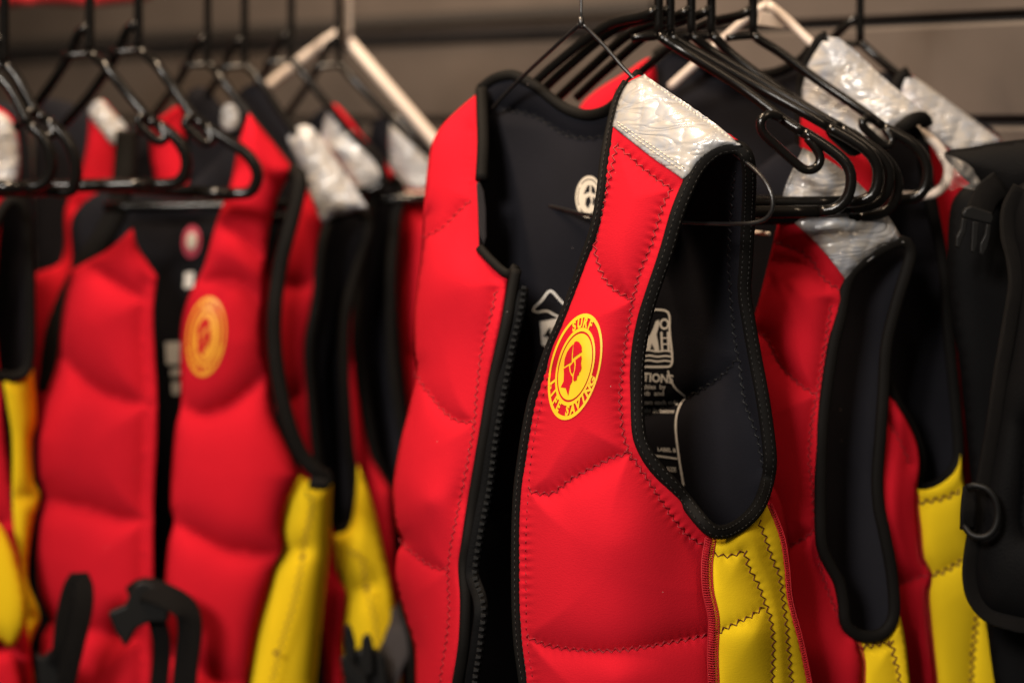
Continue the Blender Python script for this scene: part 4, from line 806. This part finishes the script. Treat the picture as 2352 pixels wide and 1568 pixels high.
# hangers of the left rack
LH = 'black hangers of the left rack'
def HL(hx, hy, right, end, lab, left=None, notch=.45, bl=None, r=.005):
    Y = railL(hx)
    left = left or [(hx - 50, hy + 10, Y + .015), (hx - 110, hy + 100, Y + .03), (hx - 170, hy + 170, Y + .05)]
    return plastic_hanger(hx, hy, Y, left, right, 0, end, lab, LH, notch=notch, bar_left=bl, r=r)
YO = -.06
HL(-60, 130, [(-40, 145, 1.87), (20, 200, 1.865), (66, 286, 1.86)], [(100, 318, 1.858), (116, 358, 1.857), (116, 398, 1.857), (96, 424, 1.857), (60, 430, 1.858)], 'blurred black hanger end inside the curve of the neighbouring one, left edge', notch=False)
HL(10, 150, [(40, 180, 1.885), (84, 260, 1.88), (106, 275, 1.878)], [(150, 318, 1.875), (172, 366, 1.874), (174, 410, 1.874), (160, 440, 1.875), (110, 436, 1.878)], 'blurred black hanger with its hook at the left edge of the picture')
HL(206, 124, [(240, 150, 1.93), (300, 224, 1.925), (345, 276, 1.92), (362, 286, 1.918)], [(404, 318, 1.915), (428, 362, 1.914), (424, 400, 1.914), (404, 420, 1.915), (350, 424, 1.918)], 'blurred empty black hanger, hook second from the left')
HL(318, 116, [(360, 150, 1.955), (400, 205, 1.95), (442, 266, 1.945), (470, 290, 1.942)], [(530, 328, 1.938), (572, 360, 1.936), (592, 402, 1.935), (576, 440, 1.936), (530, 446, 1.938)], 'blurred empty black hanger with thick splayed arms, hook third from the left', bl=(170, 424, 1.99))
YO = 0.0
HL(477, 148, [(500, 170, 2.0), (560, 250, 1.99), (640, 350, 1.985)], [(676, 400, 1.98), (690, 440, 1.98), (660, 470, 1.98)], 'blurred black hanger carrying the vest with the orange-tinted emblem', notch=False, r=.0042)
HL(562, 152, [(590, 176, 2.04), (660, 282, 2.035), (740, 380, 2.03)], [(800, 440, 2.03), (810, 480, 2.03), (770, 500, 2.03)], 'blurred black hanger carrying the broad silver patch', notch=False, r=.0042)
HL(669, 140, [(690, 160, 2.075), (740, 225, 2.07), (800, 300, 2.07)], [(870, 370, 2.07), (880, 420, 2.07), (840, 440, 2.07)], 'blurred black hanger just left of the white hanger', notch=False, r=.0042)
HL(779, 150, [(800, 170, 2.10), (880, 254, 2.09), (982, 352, 2.085)], [(1030, 400, 2.085), (1040, 440, 2.085), (990, 456, 2.09)], 'blurred black hanger crossing in front of the white hanger', notch=False, r=.0042)
WL = thing('clothes_hanger', at(797, 88, 2.13), 'blurred white hanger in the left group', 'hanger')
v, f = sweep(hook_path(798, 90, 2.13), .0058, n=12); obj('hook', v, f, WHITEP, WL)
v, f = sweep(path3([(790, 84, 2.13), (806, 100, 2.13), (880, 186, 2.12), (1000, 326, 2.11), (1040, 380, 2.105), (1050, 420, 2.105), (1020, 450, 2.11), (900, 452, 2.14)]), .0064, .005, n=14); obj('arm', v, f, WHITEP, WL)
v, f = sweep(path3([(800, 70, 2.13), (770, 82, 2.132), (690, 140, 2.15), (616, 200, 2.17)]), .0064, .005, n=14); obj('arm', v, f, WHITEP, WL)

# ------------------------------------------------------------------ straps and buckles in front of the left vests
ST = thing('webbing_strap', at(140, 1680, 1.88), 'black webbing loop with buckle hanging at the lower left', 'strap')
v, f = sweep(path3([(100, 1560, 1.90), (135, 1520, 1.885), (150, 1420, 1.875), (172, 1335, 1.87), (188, 1332, 1.868), (192, 1390, 1.868), (172, 1480, 1.872), (150, 1580, 1.88), (140, 1680, 1.885)], .006), .0095, .0016, n=8, flat=4, up=(.3, -1, 0)); obj('strap', v, f, WEB, ST, smooth=False)
prism('buckle', [(80, 1500), (96, 1512), (112, 1494), (124, 1520), (140, 1560), (140, 1640), (92, 1640), (86, 1560)], 1.885, .012, MATTEP, ST, bevel=.002)
SU = thing('webbing_strap', at(400, 1680, 1.88), 'black strap with curled end and buckle across the emblem vest', 'strap')
v, f = sweep(path3([(300, 1372, 1.882), (330, 1352, 1.875), (390, 1372, 1.868), (428, 1400, 1.868), (436, 1450, 1.872), (426, 1540, 1.88), (420, 1680, 1.885)], .006), .012, .0018, n=8, flat=4, up=(.1, -.8, .5)); obj('strap', v, f, WEB, SU, smooth=False)
prism('buckle', [(246, 1407), (286, 1390), (308, 1341), (330, 1334), (372, 1352), (388, 1390), (384, 1430), (343, 1429), (312, 1444), (288, 1488), (264, 1450)], 1.872, .012, MATTEP, SU, bevel=.0025)
v, f = sweep(path3([(360, 1420, 1.885), (372, 1480, 1.888), (366, 1560, 1.89), (350, 1660, 1.892)], .006), .009, .0018, n=8, flat=4); obj('strap', v, f, WEB, SU, smooth=False)
SV = thing('webbing_strap', at(900, 1680, 1.95), 'grey webbing strap with open black buckle left of the front vest', 'strap')
v, f = sweep(path3([(930, 1390, 1.99), (924, 1440, 1.965), (908, 1490, 1.955), (890, 1530, 1.95), (880, 1600, 1.95), (880, 1680, 1.95)], .006), .0155, .0018, n=10, flat=4, up=(-.25, -1, .1)); obj('strap', v, f, GWEB, SV, smooth=False)
v, f = sweep(path3([(926, 1398, 1.985), (938, 1440, 1.95), (944, 1500, 1.94), (944, 1600, 1.94)], .006), .003, .012, n=8, flat=3); obj('strap', v, f, WEB, SV)
bb = prism('buckle', [(800, 1500), (826, 1492), (852, 1488), (884, 1506), (890, 1560), (890, 1670), (800, 1670), (788, 1580), (792, 1530)], 1.925, .012, MATTEP, SV, bevel=.003)
prism('prong', [(790, 1442), (799, 1432), (808, 1446), (817, 1480), (815, 1540), (796, 1540), (791, 1480)], 1.918, .008, MATTEP, bb, bevel=.002)
prism('prong', [(829, 1470), (838, 1456), (850, 1459), (856, 1480), (858, 1550), (829, 1550)], 1.916, .008, MATTEP, bb, bevel=.002)
prism('prong', [(781, 1510), (790, 1505), (842, 1552), (850, 1580), (832, 1592), (786, 1546)], 1.914, .008, MATTEP, bb, bevel=.002)

# red item on the wall at the top left and the rails
RC = tag(panel('hanging_cloth', [(-80, -120), (380, -120), (360, -20), (330, 2), (200, 14), (80, 10), (-60, 16)], Surf(ctrl([(-80, -120), (380, 16)], lambda u, v_: 2.5 - .06 * u), [[(60, -100), (70, 10)], [(200, -100), (210, 10)]], A=.02, w=30), [REDC], None, sp=16, thick=.004), 'red cloth hem at the top left edge of the picture', 'cloth')
p, q_ = at(1290, -70, railY(1290)), at(2120, -70, railY(2120)); p[2] = q_[2] = at(1335, -70, 1.57)[2] + .004
